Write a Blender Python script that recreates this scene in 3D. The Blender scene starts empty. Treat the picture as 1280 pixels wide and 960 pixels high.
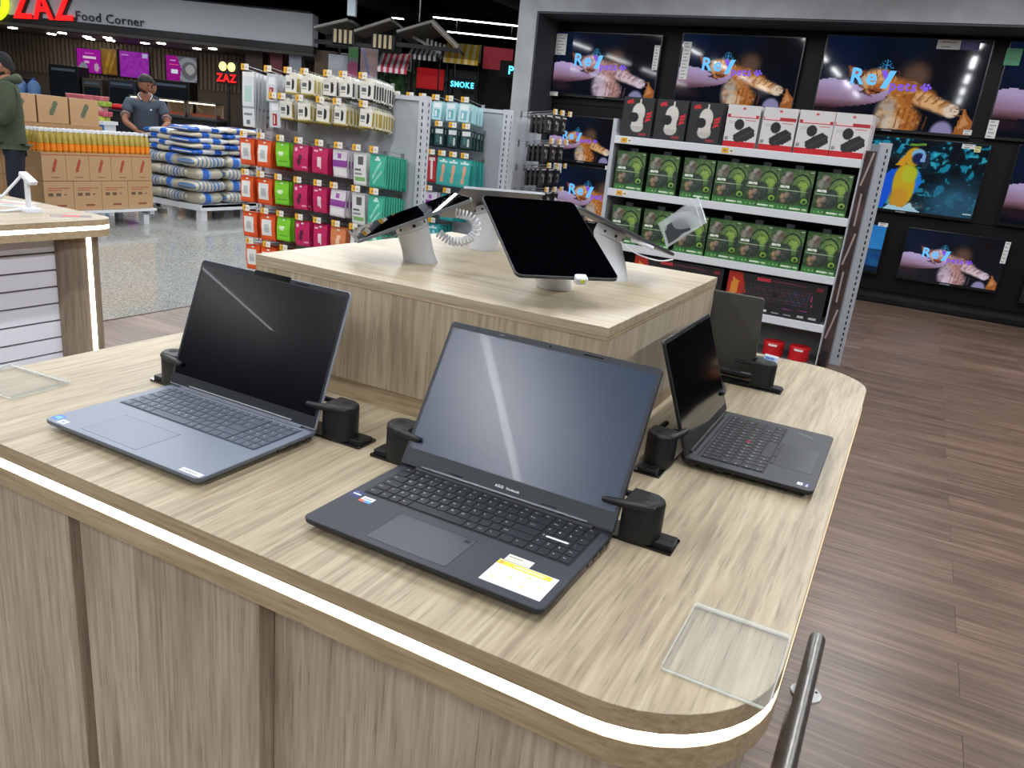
import bpy, bmesh, math, random
import numpy as np
from mathutils import Matrix, Vector
random.seed(7)
SC = bpy.context.scene
COL = SC.collection
PI = math.pi
R = math.radians

# ---------------------------------------------------------------- camera
cam_data = bpy.data.cameras.new('camera')
cam_data.sensor_width = 36.0
cam_data.lens = 966.0 / 1280 * 36
cam_data.clip_start = 0.05
cam_data.clip_end = 120
cam = bpy.data.objects.new('camera', cam_data)
COL.objects.link(cam)
_r = (0.88054376, 0.46354818, 0.09882198)
_u = (-0.22660666, 0.2286167, 0.94677549)
_f = (-0.4162837, 0.85607096, -0.30635011)
cam.matrix_world = Matrix(((_r[0], _u[0], -_f[0], 0), (_r[1], _u[1], -_f[1], 0), (_r[2], _u[2], -_f[2], 1.430), (0, 0, 0, 1)))
SC.camera = cam

# ---------------------------------------------------------------- world, exposure
world = bpy.data.worlds.new('world')
SC.world = world
world.use_nodes = True
world.node_tree.nodes['Background'].inputs[0].default_value = (0.80, 0.88, 1.0, 1)
world.node_tree.nodes['Background'].inputs[1].default_value = 0.25
SC.view_settings.view_transform = 'Standard'
SC.view_settings.look = 'None'
SC.view_settings.gamma = 1
SC.view_settings.use_curve_mapping = False
SC.view_settings.exposure = -0.08
LAMP_W = 36.0        # watts of each long ceiling lamp
STRIP_E = 11.0        # glow of the furniture light strips

# ---------------------------------------------------------------- helpers
def lin(c):
    if isinstance(c, str):
        c = c.lstrip('#')
        c = [int(c[i:i + 2], 16) / 255 for i in (0, 2, 4)]
    return tuple(v / 12.92 if v <= 0.04045 else ((v + 0.055) / 1.055) ** 2.4 for v in c[:3])

MATS = {}
def mat(name, color='#808080', rough=0.5, metal=0.0, emit=None, es=0.0, noise=0.0, nscale=8.0, bump=0.0, bscale=60.0,
        coat=0.0, trans=0.0, ior=1.45, alpha=1.0, spec=0.5):
    if name in MATS: return MATS[name]
    m = bpy.data.materials.new(name); m.use_nodes = True
    nt = m.node_tree; b = nt.nodes['Principled BSDF']
    c = lin(color)
    b.inputs['Base Color'].default_value = (*c, 1)
    b.inputs['Roughness'].default_value = rough
    b.inputs['Metallic'].default_value = metal
    b.inputs['IOR'].default_value = ior
    b.inputs['Coat Weight'].default_value = coat
    b.inputs['Coat Roughness'].default_value = 0.08
    b.inputs['Transmission Weight'].default_value = trans
    b.inputs['Alpha'].default_value = alpha
    b.inputs['Specular IOR Level'].default_value = spec
    if emit is not None:
        b.inputs['Emission Color'].default_value = (*lin(emit), 1)
        b.inputs['Emission Strength'].default_value = es
    if noise > 0 or bump > 0:
        tc = nt.nodes.new('ShaderNodeTexCoord')
        if noise > 0:
            n = nt.nodes.new('ShaderNodeTexNoise'); n.inputs['Scale'].default_value = nscale; n.inputs['Detail'].default_value = 5
            nt.links.new(tc.outputs['Object'], n.inputs['Vector'])
            rp = nt.nodes.new('ShaderNodeValToRGB')
            rp.color_ramp.elements[0].position = 0.3; rp.color_ramp.elements[1].position = 0.7
            rp.color_ramp.elements[0].color = (*[v * (1 - noise) for v in c], 1)
            rp.color_ramp.elements[1].color = (*[min(1, v * (1 + noise)) for v in c], 1)
            nt.links.new(n.outputs['Fac'], rp.inputs['Fac']); nt.links.new(rp.outputs['Color'], b.inputs['Base Color'])
        if bump > 0:
            n2 = nt.nodes.new('ShaderNodeTexNoise'); n2.inputs['Scale'].default_value = bscale; n2.inputs['Detail'].default_value = 4
            nt.links.new(tc.outputs['Object'], n2.inputs['Vector'])
            bp = nt.nodes.new('ShaderNodeBump'); bp.inputs['Strength'].default_value = bump; bp.inputs['Distance'].default_value = 0.01
            nt.links.new(n2.outputs['Fac'], bp.inputs['Height']); nt.links.new(bp.outputs['Normal'], b.inputs['Normal'])
    MATS[name] = m
    return m

def wood(name, axis, dark, mid, light, scale=1.0, rough=0.5, warp=1.0, seed=0.0, per_object=0.0, contrast=1.0):
    """grain running along one local axis: two stretched noises, fine pores and knots"""
    if name in MATS: return MATS[name]
    m = bpy.data.materials.new(name); m.use_nodes = True
    nt = m.node_tree; b = nt.nodes['Principled BSDF']; L = nt.links.new
    N = nt.nodes.new
    tc = N('ShaderNodeTexCoord')
    vec = tc.outputs['Object']
    if per_object:
        oi = N('ShaderNodeObjectInfo'); mu = N('ShaderNodeVectorMath'); mu.operation = 'SCALE'
        cx = N('ShaderNodeCombineXYZ')
        for k in range(3): L(oi.outputs['Random'], cx.inputs[k])
        L(cx.outputs[0], mu.inputs[0]); mu.inputs['Scale'].default_value = per_object
        ad = N('ShaderNodeVectorMath'); ad.operation = 'ADD'; L(vec, ad.inputs[0]); L(mu.outputs[0], ad.inputs[1]); vec = ad.outputs[0]
    def stretched(across, along, off):
        mp = N('ShaderNodeMapping')
        s = [across * scale] * 3; s['xyz'.index(axis)] = along * scale
        mp.inputs['Scale'].default_value = s; mp.inputs['Location'].default_value = (seed + off, seed * 1.7 + off, seed * 0.6)
        L(vec, mp.inputs['Vector']); return mp.outputs[0]
    n1 = N('ShaderNodeTexNoise'); n1.inputs['Scale'].default_value = 1; n1.inputs['Detail'].default_value = 6; n1.inputs['Roughness'].default_value = 0.6
    n1.inputs['Distortion'].default_value = 0.5 * warp
    L(stretched(14, 1.1, 0), n1.inputs['Vector'])
    n2 = N('ShaderNodeTexNoise'); n2.inputs['Scale'].default_value = 1; n2.inputs['Detail'].default_value = 4; n2.inputs['Distortion'].default_value = 0.25 * warp
    L(stretched(95, 4.5, 3), n2.inputs['Vector'])
    n3 = N('ShaderNodeTexNoise'); n3.inputs['Scale'].default_value = 1; n3.inputs['Detail'].default_value = 3
    L(stretched(3.2, 0.9, 7), n3.inputs['Vector'])
    n4 = N('ShaderNodeTexNoise'); n4.inputs['Scale'].default_value = 1; n4.inputs['Detail'].default_value = 2
    L(stretched(210, 9, 11), n4.inputs['Vector'])
    def mth(op, a, bb):
        k = N('ShaderNodeMath'); k.operation = op
        for i, v in enumerate((a, bb)):
            if isinstance(v, (int, float)): k.inputs[i].default_value = v
            else: L(v, k.inputs[i])
        return k.outputs[0]
    f = mth('ADD', mth('MULTIPLY', n1.outputs['Fac'], 0.34), mth('MULTIPLY', n2.outputs['Fac'], 0.47))
    f = mth('ADD', f, mth('MULTIPLY', n3.outputs['Fac'], 0.19))
    if per_object:
        f = mth('ADD', f, mth('MULTIPLY', mth('SUBTRACT', oi.outputs['Random'], 0.5), 0.03))
    rp = N('ShaderNodeValToRGB'); e = rp.color_ramp.elements
    w = 0.13 / contrast
    e[0].position = 0.5 - w; e[0].color = (*lin(dark), 1)
    e[1].position = 0.5 + w; e[1].color = (*lin(light), 1)
    k = e.new(0.5); k.color = (*lin(mid), 1)
    L(f, rp.inputs['Fac'])
    pr = N('ShaderNodeMapRange'); pr.inputs['From Min'].default_value = 0.58; pr.inputs['From Max'].default_value = 0.70
    pr.inputs['To Min'].default_value = 1.0; pr.inputs['To Max'].default_value = 0.72
    L(n4.outputs['Fac'], pr.inputs['Value'])
    mx = N('ShaderNodeMixRGB'); mx.blend_type = 'MULTIPLY'; mx.inputs['Fac'].default_value = 1
    L(rp.outputs['Color'], mx.inputs[1]); L(pr.outputs[0], mx.inputs[2])
    L(mx.outputs[0], b.inputs['Base Color'])
    b.inputs['Roughness'].default_value = rough
    bp = N('ShaderNodeBump'); bp.inputs['Strength'].default_value = 0.12; bp.inputs['Distance'].default_value = 0.002
    L(n2.outputs['Fac'], bp.inputs['Height']); L(bp.outputs['Normal'], b.inputs['Normal'])
    MATS[name] = m
    return m

def pic_mat(name, emit=0.0, rough=0.35, coat=0.0):
    """flat print or lit picture: colour comes from the mesh's own colour grid"""
    if name in MATS: return MATS[name]
    m = bpy.data.materials.new(name); m.use_nodes = True
    nt = m.node_tree; b = nt.nodes['Principled BSDF']
    a = nt.nodes.new('ShaderNodeAttribute'); a.attribute_name = 'Col'
    if emit > 0:
        b.inputs['Base Color'].default_value = (0.004, 0.004, 0.006, 1)
        nt.links.new(a.outputs['Color'], b.inputs['Emission Color']); b.inputs['Emission Strength'].default_value = emit
    else:
        nt.links.new(a.outputs['Color'], b.inputs['Base Color'])
    b.inputs['Roughness'].default_value = rough; b.inputs['Coat Weight'].default_value = coat
    MATS[name] = m
    return m

GLYPH = {}
def make_glyphs(chars, bold):
    obs = []
    for ch in chars:
        cu = bpy.data.curves.new('glyph', 'FONT'); cu.body = ch; cu.size = 1; cu.resolution_u = 2
        cu.offset = 0.024 if bold else 0.0
        o = bpy.data.objects.new('glyph', cu); COL.objects.link(o); obs.append((ch, o, cu))
    bpy.context.view_layer.update()
    dg = bpy.context.evaluated_depsgraph_get()
    for ch, o, cu in obs:
        me = bpy.data.meshes.new_from_object(o.evaluated_get(dg))
        vs = [(v.co.x, v.co.y) for v in me.vertices]; fs = [tuple(p.vertices) for p in me.polygons]
        x0 = min((v[0] for v in vs), default=0); x1 = max((v[0] for v in vs), default=0.3)
        GLYPH[(ch, bold)] = (vs, fs, x1 + 0.07)
        bpy.data.objects.remove(o); bpy.data.meshes.remove(me); bpy.data.curves.remove(cu)
make_glyphs('ABCDEFGHIJKLMNOPQRSTUVWXYZabcdefghijklmnopqrstuvwxyz0123456789.,:;+-*/=<>?!%$@#&', False)
make_glyphs('ABCDEFGHIJKLMNOPQRSTUVWXYZabcdefghijklmnopqrstuvwxyz0123456789%', True)

class MB:
    def __init__(s): s.v = []; s.f = []; s.m = []; s.M = Matrix(); s.k = 0
    def add(s, vs, fs, k=None):
        n = len(s.v); M = s.M
        s.v += [tuple(M @ Vector(p)) for p in vs]; s.f += [tuple(i + n for i in f) for f in fs]
        s.m += [s.k if k is None else k] * len(fs); return s
    def box(s, x0, x1, y0, y1, z0, z1, k=None):
        return s.add([(x0, y0, z0), (x1, y0, z0), (x1, y1, z0), (x0, y1, z0), (x0, y0, z1), (x1, y0, z1), (x1, y1, z1), (x0, y1, z1)],
                     [(0, 3, 2, 1), (4, 5, 6, 7), (0, 1, 5, 4), (1, 2, 6, 5), (2, 3, 7, 6), (3, 0, 4, 7)], k)
    def loft(s, rings, k=None, cap0=True, cap1=True):
        n = len(rings[0]); vs = [p for r in rings for p in r]; fs = []
        for i in range(len(rings) - 1):
            for j in range(n):
                a = i * n + j; b = i * n + (j + 1) % n
                fs.append((a, b, b + n, a + n))
        if cap0: fs.append(tuple(range(n - 1, -1, -1)))
        if cap1: fs.append(tuple(range((len(rings) - 1) * n, len(rings) * n)))
        return s.add(vs, fs, k)
    def rbox(s, x0, x1, y0, y1, prof, r, seg=5, k=None, corners=(1, 1, 1, 1)):
        """rounded-rectangle slab; prof = [(z, inset), ...] from bottom to top"""
        rings = []
        for z, ins in prof:
            ring = []
            for ci, (cx, cy, a0) in enumerate(((x1, y1, 0), (x0, y1, 90), (x0, y0, 180), (x1, y0, 270))):
                rr = r * corners[ci] if corners[ci] else 0.0005
                sx = -1 if cx == x1 else 1; sy = -1 if cy == y1 else 1
                rad = max(rr - ins, 0.0003)
                ox = cx + sx * max(rr, ins); oy = cy + sy * max(rr, ins)
                for q in range(seg + 1):
                    a = R(a0 + 90 * q / seg); ring.append((ox + rad * math.cos(a), oy + rad * math.sin(a), z))
            rings.append(ring)
        return s.loft(rings, k)
    def cyl(s, p0, p1, r0, r1=None, n=12, k=None, caps=True):
        r1 = r0 if r1 is None else r1
        p0 = Vector(p0); p1 = Vector(p1); d = (p1 - p0).normalized()
        a = d.orthogonal().normalized(); b = d.cross(a)
        rings = [[tuple(p + (a * math.cos(2 * PI * i / n) + b * math.sin(2 * PI * i / n)) * rr) for i in range(n)] for p, rr in ((p0, r0), (p1, r1))]
        return s.loft(rings, k, caps, caps)
    def lathe(s, prof, n=16, k=None, c=(0, 0, 0)):
        rings = [[(c[0] + r * math.cos(2 * PI * i / n), c[1] + r * math.sin(2 * PI * i / n), c[2] + z) for i in range(n)] for r, z in prof]
        return s.loft(rings, k)
    def tube(s, pts, r, n=6, k=None):
        pts = [Vector(p) for p in pts]; rings = []; a = None
        rs = r if isinstance(r, (list, tuple)) else [r] * len(pts)
        for i, p in enumerate(pts):
            t = (pts[min(i + 1, len(pts) - 1)] - pts[max(i - 1, 0)]).normalized()
            a = t.orthogonal().normalized() if a is None else (a - t * a.dot(t)).normalized()
            b = t.cross(a)
            rings.append([tuple(p + (a * math.cos(2 * PI * j / n) + b * math.sin(2 * PI * j / n)) * rs[i]) for j in range(n)])
        return s.loft(rings, k)
    def prism(s, poly, z0, z1, k=None):
        n = len(poly)
        return s.loft([[(x, y, z0) for x, y in poly], [(x, y, z1) for x, y in poly]], k)
    def ball(s, c, rx, ry=None, rz=None, n=12, m=8, k=None):
        ry = rx if ry is None else ry; rz = rx if rz is None else rz
        prof = [(math.sin(PI * (0.02 + 0.96 * i / m)), -math.cos(PI * (0.02 + 0.96 * i / m))) for i in range(m + 1)]
        rings = [[(c[0] + rx * q * math.cos(2 * PI * i / n), c[1] + ry * q * math.sin(2 * PI * i / n), c[2] + rz * z) for i in range(n)] for q, z in prof]
        return s.loft(rings, k)
    def text(s, txt, size, at=(0, 0, 0), rot=None, bold=False, k=None, center=False, depth=0.0, sx=1.0):
        w = 0; vs = []; fs = []
        for ch in txt:
            if ch == ' ': w += 0.32; continue
            g = GLYPH.get((ch, bold)) or GLYPH.get((ch, False))
            if not g: continue
            n = len(vs)
            vs += [(x + w, y) for x, y in g[0]]; fs += [tuple(i + n for i in f) for f in g[1]]; w += g[2]
        ox = -w / 2 if center else 0
        T = Matrix.Translation(at) @ (rot or Matrix())
        P = [tuple(T @ Vector(((x + ox) * size * sx, y * size, depth))) for x, y in vs]
        if depth > 0:                                   # raised letters: front, back and sides
            n = len(P); P += [tuple(T @ Vector(((x + ox) * size * sx, y * size, 0))) for x, y in vs]
            from collections import Counter
            ed = Counter(); 
            for f in fs:
                for i in range(len(f)): ed[(f[i], f[(i + 1) % len(f)])] += 1
            sides = [(b, a, a + n, b + n) for (a, b) in ed if (b, a) not in ed]
            fs = fs + sides
        return s.add(P, fs, k)
    def build(s, name, mats, parent=None, smooth=None, origin=None, label=None, mesh_only=False):
        me = bpy.data.meshes.new(name)
        vs = s.v
        if origin is not None: vs = [(x - origin[0], y - origin[1], z - origin[2]) for x, y, z in vs]
        me.from_pydata(vs, [], s.f)
        if not isinstance(mats, (list, tuple)): mats = [mats]
        for m_ in mats: me.materials.append(m_)
        if len(mats) > 1: me.polygons.foreach_set('material_index', s.m)
        if smooth:
            me.polygons.foreach_set('use_smooth', [True] * len(me.polygons)); me.set_sharp_from_angle(angle=R(smooth))
        me.update()
        if mesh_only: return me
        o = bpy.data.objects.new(name, me); COL.objects.link(o)
        if parent: o.parent = parent
        if origin is not None: o.location = origin
        if label: o['label'] = label
        return o

def ob(name, me, parent=None, loc=(0, 0, 0), rot=(0, 0, 0)):
    o = bpy.data.objects.new(name, me); COL.objects.link(o)
    if parent: o.parent = parent
    o.location = loc; o.rotation_euler = rot
    return o
def thing(name, label, cat, loc=(0, 0, 0), rz=0.0, group=None):
    o = bpy.data.objects.new(name, None); o.empty_display_size = 0.05; COL.objects.link(o)
    o.location = loc; o.rotation_euler = (0, 0, rz)
    return tag(o, label, cat, group)
def tag(o, label, cat, group=None):
    o['label'] = label; o['category'] = cat
    if group: o['group'] = group
    return o
def struct(o): o['kind'] = 'structure'; return o
def stuff(o): o['kind'] = 'stuff'; return o
KIDS = {}
def copy_tree(o, parent=None):
    c = o.copy(); COL.objects.link(c)
    if parent: c.parent = parent
    for ch in [x for x in o.children]: copy_tree(ch, c)
    return c
def bevel(o, w=0.002, seg=2):
    m = o.modifiers.new('bevel', 'BEVEL'); m.width = w; m.segments = seg; m.limit_method = 'ANGLE'; m.angle_limit = R(40)
    return o

# ---- pictures as colour grids
class Cv:
    def __init__(s, w, h, bg='#000000'):
        s.w = w; s.h = h; s.a = np.zeros((h, w, 3)); s.a[:] = s.c(bg)
        ys, xs = np.mgrid[0:h, 0:w]; s.X = (xs + 0.5) / w; s.Y = 1 - (ys + 0.5) / h      # y up
        s.asp = w / h
    def c(s, c):
        if isinstance(c, str): c = c.lstrip('#'); return np.array([int(c[i:i + 2], 16) / 255 for i in (0, 2, 4)])
        return np.array(c)
    def mix(s, mask, col): s.a = s.a * (1 - mask[..., None]) + s.c(col) * mask[..., None]; return s
    def ell(s, cx, cy, rx, ry, col, rot=0, soft=0.08, op=1.0):
        dx = (s.X - cx) * s.asp; dy = s.Y - cy; c_, s_ = math.cos(R(rot)), math.sin(R(rot))
        u = (dx * c_ + dy * s_) / rx; v = (-dx * s_ + dy * c_) / ry
        d = np.sqrt(u * u + v * v); return s.mix(np.clip((1 - d) / soft + 0.5, 0, 1) * op, col)
    def poly(s, pts, col, op=1.0):
        inside = np.zeros_like(s.X, bool); n = len(pts)
        for i in range(n):
            x1, y1 = pts[i]; x2, y2 = pts[(i + 1) % n]
            cond = ((y1 > s.Y) != (y2 > s.Y)) & (s.X < (x2 - x1) * (s.Y - y1) / ((y2 - y1) or 1e-9) + x1)
            inside ^= cond
        return s.mix(inside * op, col)
    def rect(s, x0, y0, x1, y1, col, op=1.0): return s.mix(((s.X >= x0) & (s.X < x1) & (s.Y >= y0) & (s.Y < y1)) * op, col)
    def noise(s, n, cols, seed=0, op=1.0, region=None, thr=None):
        rg = np.random.RandomState(seed); nx = max(2, int(n * s.asp)); g = rg.rand(n + 1, nx + 1)
        fx = s.X * nx; fy = s.Y * n; ix = np.clip(fx.astype(int), 0, nx - 1); iy = np.clip(fy.astype(int), 0, n - 1)
        tx = fx - ix; ty = fy - iy
        v = g[iy, ix] * (1 - tx) * (1 - ty) + g[iy, ix + 1] * tx * (1 - ty) + g[iy + 1, ix] * (1 - tx) * ty + g[iy + 1, ix + 1] * tx * ty
        if thr is not None: m = np.clip((v - thr) * 12, 0, 1) * op
        else: m = v * op
        if region is not None: m = m * region
        return s.mix(m, cols)
    def line(s, x0, y0, x1, y1, wd, col, op=1.0):
        ax = (s.X - x0) * s.asp; ay = s.Y - y0; bx = (x1 - x0) * s.asp; by = y1 - y0
        t = np.clip((ax * bx + ay * by) / (bx * bx + by * by + 1e-9), 0, 1)
        d = np.hypot(ax - t * bx, ay - t * by); return s.mix(np.clip((wd / 2 - d) / (0.3 * wd) + 0.5, 0, 1) * op, col)
    def grid(s, W, H, mtx=None, mats=None, name='picture', thick=0.0):
        """mesh: W x H rectangle in local XZ, facing -Y, centred at x, base at z=0"""
        h, w = s.h, s.w
        xs = np.linspace(-W / 2, W / 2, w + 1); zs = np.linspace(H, 0, h + 1)
        V = [(x, 0, z) for z in zs for x in xs]
        F = [(i * (w + 1) + j, (i + 1) * (w + 1) + j, (i + 1) * (w + 1) + j + 1, i * (w + 1) + j + 1) for i in range(h) for j in range(w)]
        if mtx is not None: V = [tuple(mtx @ Vector(p)) for p in V]
        me = bpy.data.meshes.new(name); me.from_pydata(V, [], F)
        at = me.color_attributes.new('Col', 'FLOAT_COLOR', 'CORNER')
        a = s.a; l = np.where(a <= 0.04045, a / 12.92, ((a + 0.055) / 1.055) ** 2.4)
        buf = np.ones((h * w, 4, 4)); buf[..., :3] = l.reshape(h * w, 1, 3)
        at.data.foreach_set('color', buf.ravel())
        if mats: me.materials.append(mats)
        return me

# ---------------------------------------------------------------- materials
M_OAK_Y = wood('oak_grain_y', 'y', '#8c7d69', '#a7997f', '#bdb097', rough=0.42, scale=1.35, contrast=0.95)
M_OAK_X = wood('oak_grain_x', 'x', '#8c7d69', '#a7997f', '#bdb097', rough=0.42, seed=4)
M_OAK_V = wood('oak_grain_vertical', 'z', '#a39480', '#bdae98', '#d2c5b0', rough=0.5, seed=9, scale=1.3, contrast=1.0)
M_OAKB = wood('oak_edge_band', 'x', '#a18c6c', '#b5a081', '#c6b293', rough=0.45, seed=2, scale=1.5)
M_OAKBY = wood('oak_edge_band_side', 'y', '#a18c6c', '#b5a081', '#c6b293', rough=0.45, seed=2, scale=1.5)
M_GREYOAK = wood('grey_oak_vertical', 'z', '#74675a', '#8d7e6d', '#9d8e7c', rough=0.5, seed=5)
M_PLANK = wood('walnut_plank', 'x', '#43352c', '#665244', '#8b7160', rough=0.36, scale=0.62, per_object=40, seed=1, contrast=0.8)
M_BLACK = mat('black_plastic', '#141517', 0.45)
M_BLACK2 = mat('matte_black', '#0c0d0f', 0.7)
M_SHINY = mat('gloss_black', '#050507', 0.12, coat=0.3)
M_WHITE = mat('white_plastic', '#dfe2e8', 0.35)
M_WHITEM = mat('white_metal', '#dde0e6', 0.4)
M_GREYM = mat('grey_powder_steel', '#9aa0a8', 0.45)
M_STEEL = mat('brushed_steel', '#8f8d8a', 0.38, metal=1.0, noise=0.12, nscale=30)
M_LED = mat('led_strip', '#ffffff', 0.5, emit='#fff3dd', es=STRIP_E)
M_CONC = mat('grey_concrete', '#96989b', 0.75, noise=0.14, nscale=3.5, bump=0.15, bscale=30)
M_TAGW = mat('tag_white', '#e9e6dc', 0.6)
M_TAGY = mat('tag_yellow', '#e8ad2c', 0.6)
M_GLASSC = mat('clear_acrylic', '#dfe3df', 0.05, alpha=0.045, spec=0.8)
M_GLASSE = mat('acrylic_edge', '#e9efea', 0.12, alpha=0.32, spec=1.0)
M_RED = mat('red_paint', '#c3151d', 0.45)
PIC_LIT = pic_mat('lit_screen', emit=0.80, rough=0.05, coat=0.0)
PIC_LIT.node_tree.nodes['Principled BSDF'].inputs['Specular IOR Level'].default_value = 0.25
PIC_PRT = pic_mat('printed_card', rough=0.4)
PIC_GLOSS = pic_mat('printed_gloss', rough=0.25, coat=0.3)
# ---------------------------------------------------------------- structure
HX, HY = -0.4373, 0.8993                     # horizontal direction across the far food court (its depth axis)
def far(u, D): return (HX * D + HY * u, HY * D - HX * u)
FAR_RZ = math.atan2(0.4373, 0.8993)

b = MB().box(-32, -4.57, -9, 26, -0.12, 0)
M_TERR = mat('terrazzo', '#8f9393', 0.10)
nt = M_TERR.node_tree; bs = nt.nodes['Principled BSDF']
tc = nt.nodes.new('ShaderNodeTexCoord'); vo = nt.nodes.new('ShaderNodeTexVoronoi'); vo.inputs['Scale'].default_value = 110
nt.links.new(tc.outputs['Object'], vo.inputs['Vector'])
rp = nt.nodes.new('ShaderNodeValToRGB'); rp.color_ramp.interpolation = 'CONSTANT'
els = rp.color_ramp.elements; els[0].color = (*lin('#7f827f'), 1); els[1].position = 0.22; els[1].color = (*lin('#a3a6a3'), 1)
for ps, cl in ((0.45, '#8f948f'), (0.62, '#b3b4af'), (0.8, '#74787a'), (0.88, '#a39c8c')):
    e_ = els.new(ps); e_.color = (*lin(cl), 1)
sep = nt.nodes.new('ShaderNodeSeparateColor'); nt.links.new(vo.outputs['Color'], sep.inputs[0]); nt.links.new(sep.outputs[0], rp.inputs['Fac'])
nt.links.new(rp.outputs['Color'], bs.inputs['Base Color'])
fl2 = struct(b.build('floor', M_TERR)); fl2['label'] = 'polished grey terrazzo floor'
flo = struct(MB().box(-4.57, 6, -9, 9.9, -0.12, -0.004).build('floor', M_BLACK2)); flo['label'] = 'brown wood plank floor'
struct(MB().box(-4.57, 6, 9.9, 26, -0.12, 0.0).build('floor', M_TERR))
PW, PL = 0.1865, 1.22
pm = {}
def plank_mesh(l):
    key = round(l, 3)
    if key not in pm:
        q = MB(); q.rbox(0.0004, l - 0.0004, 0.0004, PW - 0.0004, [(-0.004, 0), (-0.0004, 0), (0, 0.0004)], 0.0006, seg=1)
        pm[key] = q.build('plank', M_PLANK, mesh_only=True)
    return pm[key]
rest = MB(); cnt = 0
for r_ in range(-40, 41):
    y0 = 2.335 + r_ * PW
    if y0 < -5 or y0 + PW > 9.89: continue
    x = 0.42 + (0.61 if r_ % 2 else 0) - 6 * PL
    while x < 6:
        a = max(x, -4.57); e_ = min(x + PL, 6)
        if e_ - a > 0.02:
            near = (a > -1.3 and a < 2.0 and 0.3 < y0 < 9.9) or (e_ < -2.5 and 0.9 < y0 < 4.6 and a < -3)
            if near and cnt < 299:
                ob('plank', plank_mesh(e_ - a), flo, (a, y0, 0)); cnt += 1
            else:
                rest.box(a + 0.0004, e_ - 0.0004, y0 + 0.0004, y0 + PW - 0.0004, -0.004, 0)
        x += PL
stuff(rest.build('plank', M_PLANK, flo))
# floor joint between wood and terrazzo
struct(MB().box(-4.585, -4.565, -9, 9.9, -0.004, 0.003).build('trim_1', mat('bronze_trim', '#4b3a30', 0.4)))

M_CEIL = mat('ceiling_dark', '#15171c', 0.9)
struct(MB().box(-32, 8, -11, 27, 4.9, 5.0).build('ceiling', M_CEIL))
# dark open roof: ducts and joists under the ceiling
du = MB()
for k in range(7): du.box(-20, 8, 8 + 2.6 * k, 8.14 + 2.6 * k, 4.55, 4.9)
for k in range(5): du.cyl((-18 + 4.5 * k, 6, 4.3), (-18 + 4.5 * k, 26, 4.3), 0.22, n=14)
struct(du.build('ceiling', mat('duct_dark', '#1d2026', 0.7)))['label'] = 'dark joists and round ducts under the ceiling'

# concrete frame around the screen recess
wf = MB()
wf.box(-4.93, -4.68, 9.25, 10.1, 0, 4.9)
wf.box(-4.68, 7, 9.25, 10.1, 2.88, 4.9)
struct(wf.build('wall_frame', M_CONC))['label'] = 'grey concrete frame around the screen recess'
struct(MB().box(-4.68, 7, 9.9, 10.1, 0, 2.88).build('wall_back', mat('recess_black', '#08090b', 0.6, spec=0.25)))
# black inner lining of the recess, side and top
rl = MB(); rl.box(-4.68, -4.66, 9.262, 9.9, 0, 2.88); rl.box(-4.66, 7, 9.262, 9.9, 2.86, 2.88)
struct(rl.build('trim_2', mat('lining_grey', '#3f4246', 0.7)))
pb = MB()
x = -4.62
while x < 6:
    pb.box(x, x + 1.19, 9.885, 9.897, 0.14, 1.0); pb.box(x, x + 1.19, 9.885, 9.897, 1.01, 1.87); pb.box(x, x + 1.19, 9.885, 9.897, 1.88, 2.85)
    x += 1.2
pbo = pb.build('trim_3', mat('panel_black', '#060608', 0.5, spec=0.25)); struct(pbo); pbo['label'] = 'black wall panels behind the televisions'
bb = MB(); bb.box(-4.66, 7, 9.80, 9.885, 0.06, 0.11); bb.box(-4.66, 7, 9.86, 9.885, 0, 0.06)
struct(bb.build('baseboard_back', mat('base_gloss', '#1a1b1f', 0.25)))
# far walls
wb = MB(); wb.box(-32, 8, 26, 26.2, 0, 5)
struct(wb.build('wall_far', mat('far_wall', '#23242a', 0.85)))
struct(MB().box(-32.2, -32, -9, 26, 0, 5).build('wall_left', mat('left_wall', '#4a4c50', 0.85)))
struct(MB().box(-32, 6.2, -9.2, -9, 0, 5).build('wall_front', mat('front_wall', '#34363b', 0.85)))
struct(MB().box(6.0, 6.2, -9, 9.25, 0, 5).build('wall_side', mat('side_wall', '#4d4a4a', 0.85)))

# ceiling lamps: long housings with glowing diffusers, running front to back
hs = MB(); hs.box(-0.045, 0.045, -0.8, 0.8, 0, 0.05); house_me = hs.build('housing', M_BLACK2, mesh_only=True)
df = MB(); df.box(-0.035, 0.035, -0.79, 0.79, -0.012, 0); diff_me = df.build('diffuser', mat('lamp_diffuser', '#ffffff', 0.5, emit='#f4f8ff', es=12.0), mesh_only=True)
wr = MB(); wr.cyl((0, -0.6, 0.05), (0, -0.6, 1.5), 0.003, n=5); wr.cyl((0, 0.6, 0.05), (0, 0.6, 1.5), 0.003, n=5); wire_me = wr.build('cord', M_BLACK2, mesh_only=True)
def ceiling_lamp(x, y, z, rz=0, power=LAMP_W, label='white linear ceiling lamp hanging on two wires', scale=1.0, group='linear ceiling lamps'):
    t = thing('ceiling_lamp', label, 'lamp', (x, y, z), rz, group)
    ob('housing', house_me, t); ob('diffuser', diff_me, t); ob('cord', wire_me, t)
    if power > 0:
        ld = bpy.data.lights.new('lamp_light', 'AREA'); ld.shape = 'RECTANGLE'; ld.size = 0.07; ld.size_y = 1.6; ld.energy = power; ld.color = (0.96, 0.98, 1.0)
        lo = bpy.data.objects.new('lamp_light', ld); COL.objects.link(lo); lo.parent = t; lo.location = (0, 0, -0.02)
    t.scale = (1, scale, 1)
    return t
_O = ['first', 'second', 'third', 'fourth', 'fifth', 'sixth']
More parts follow.
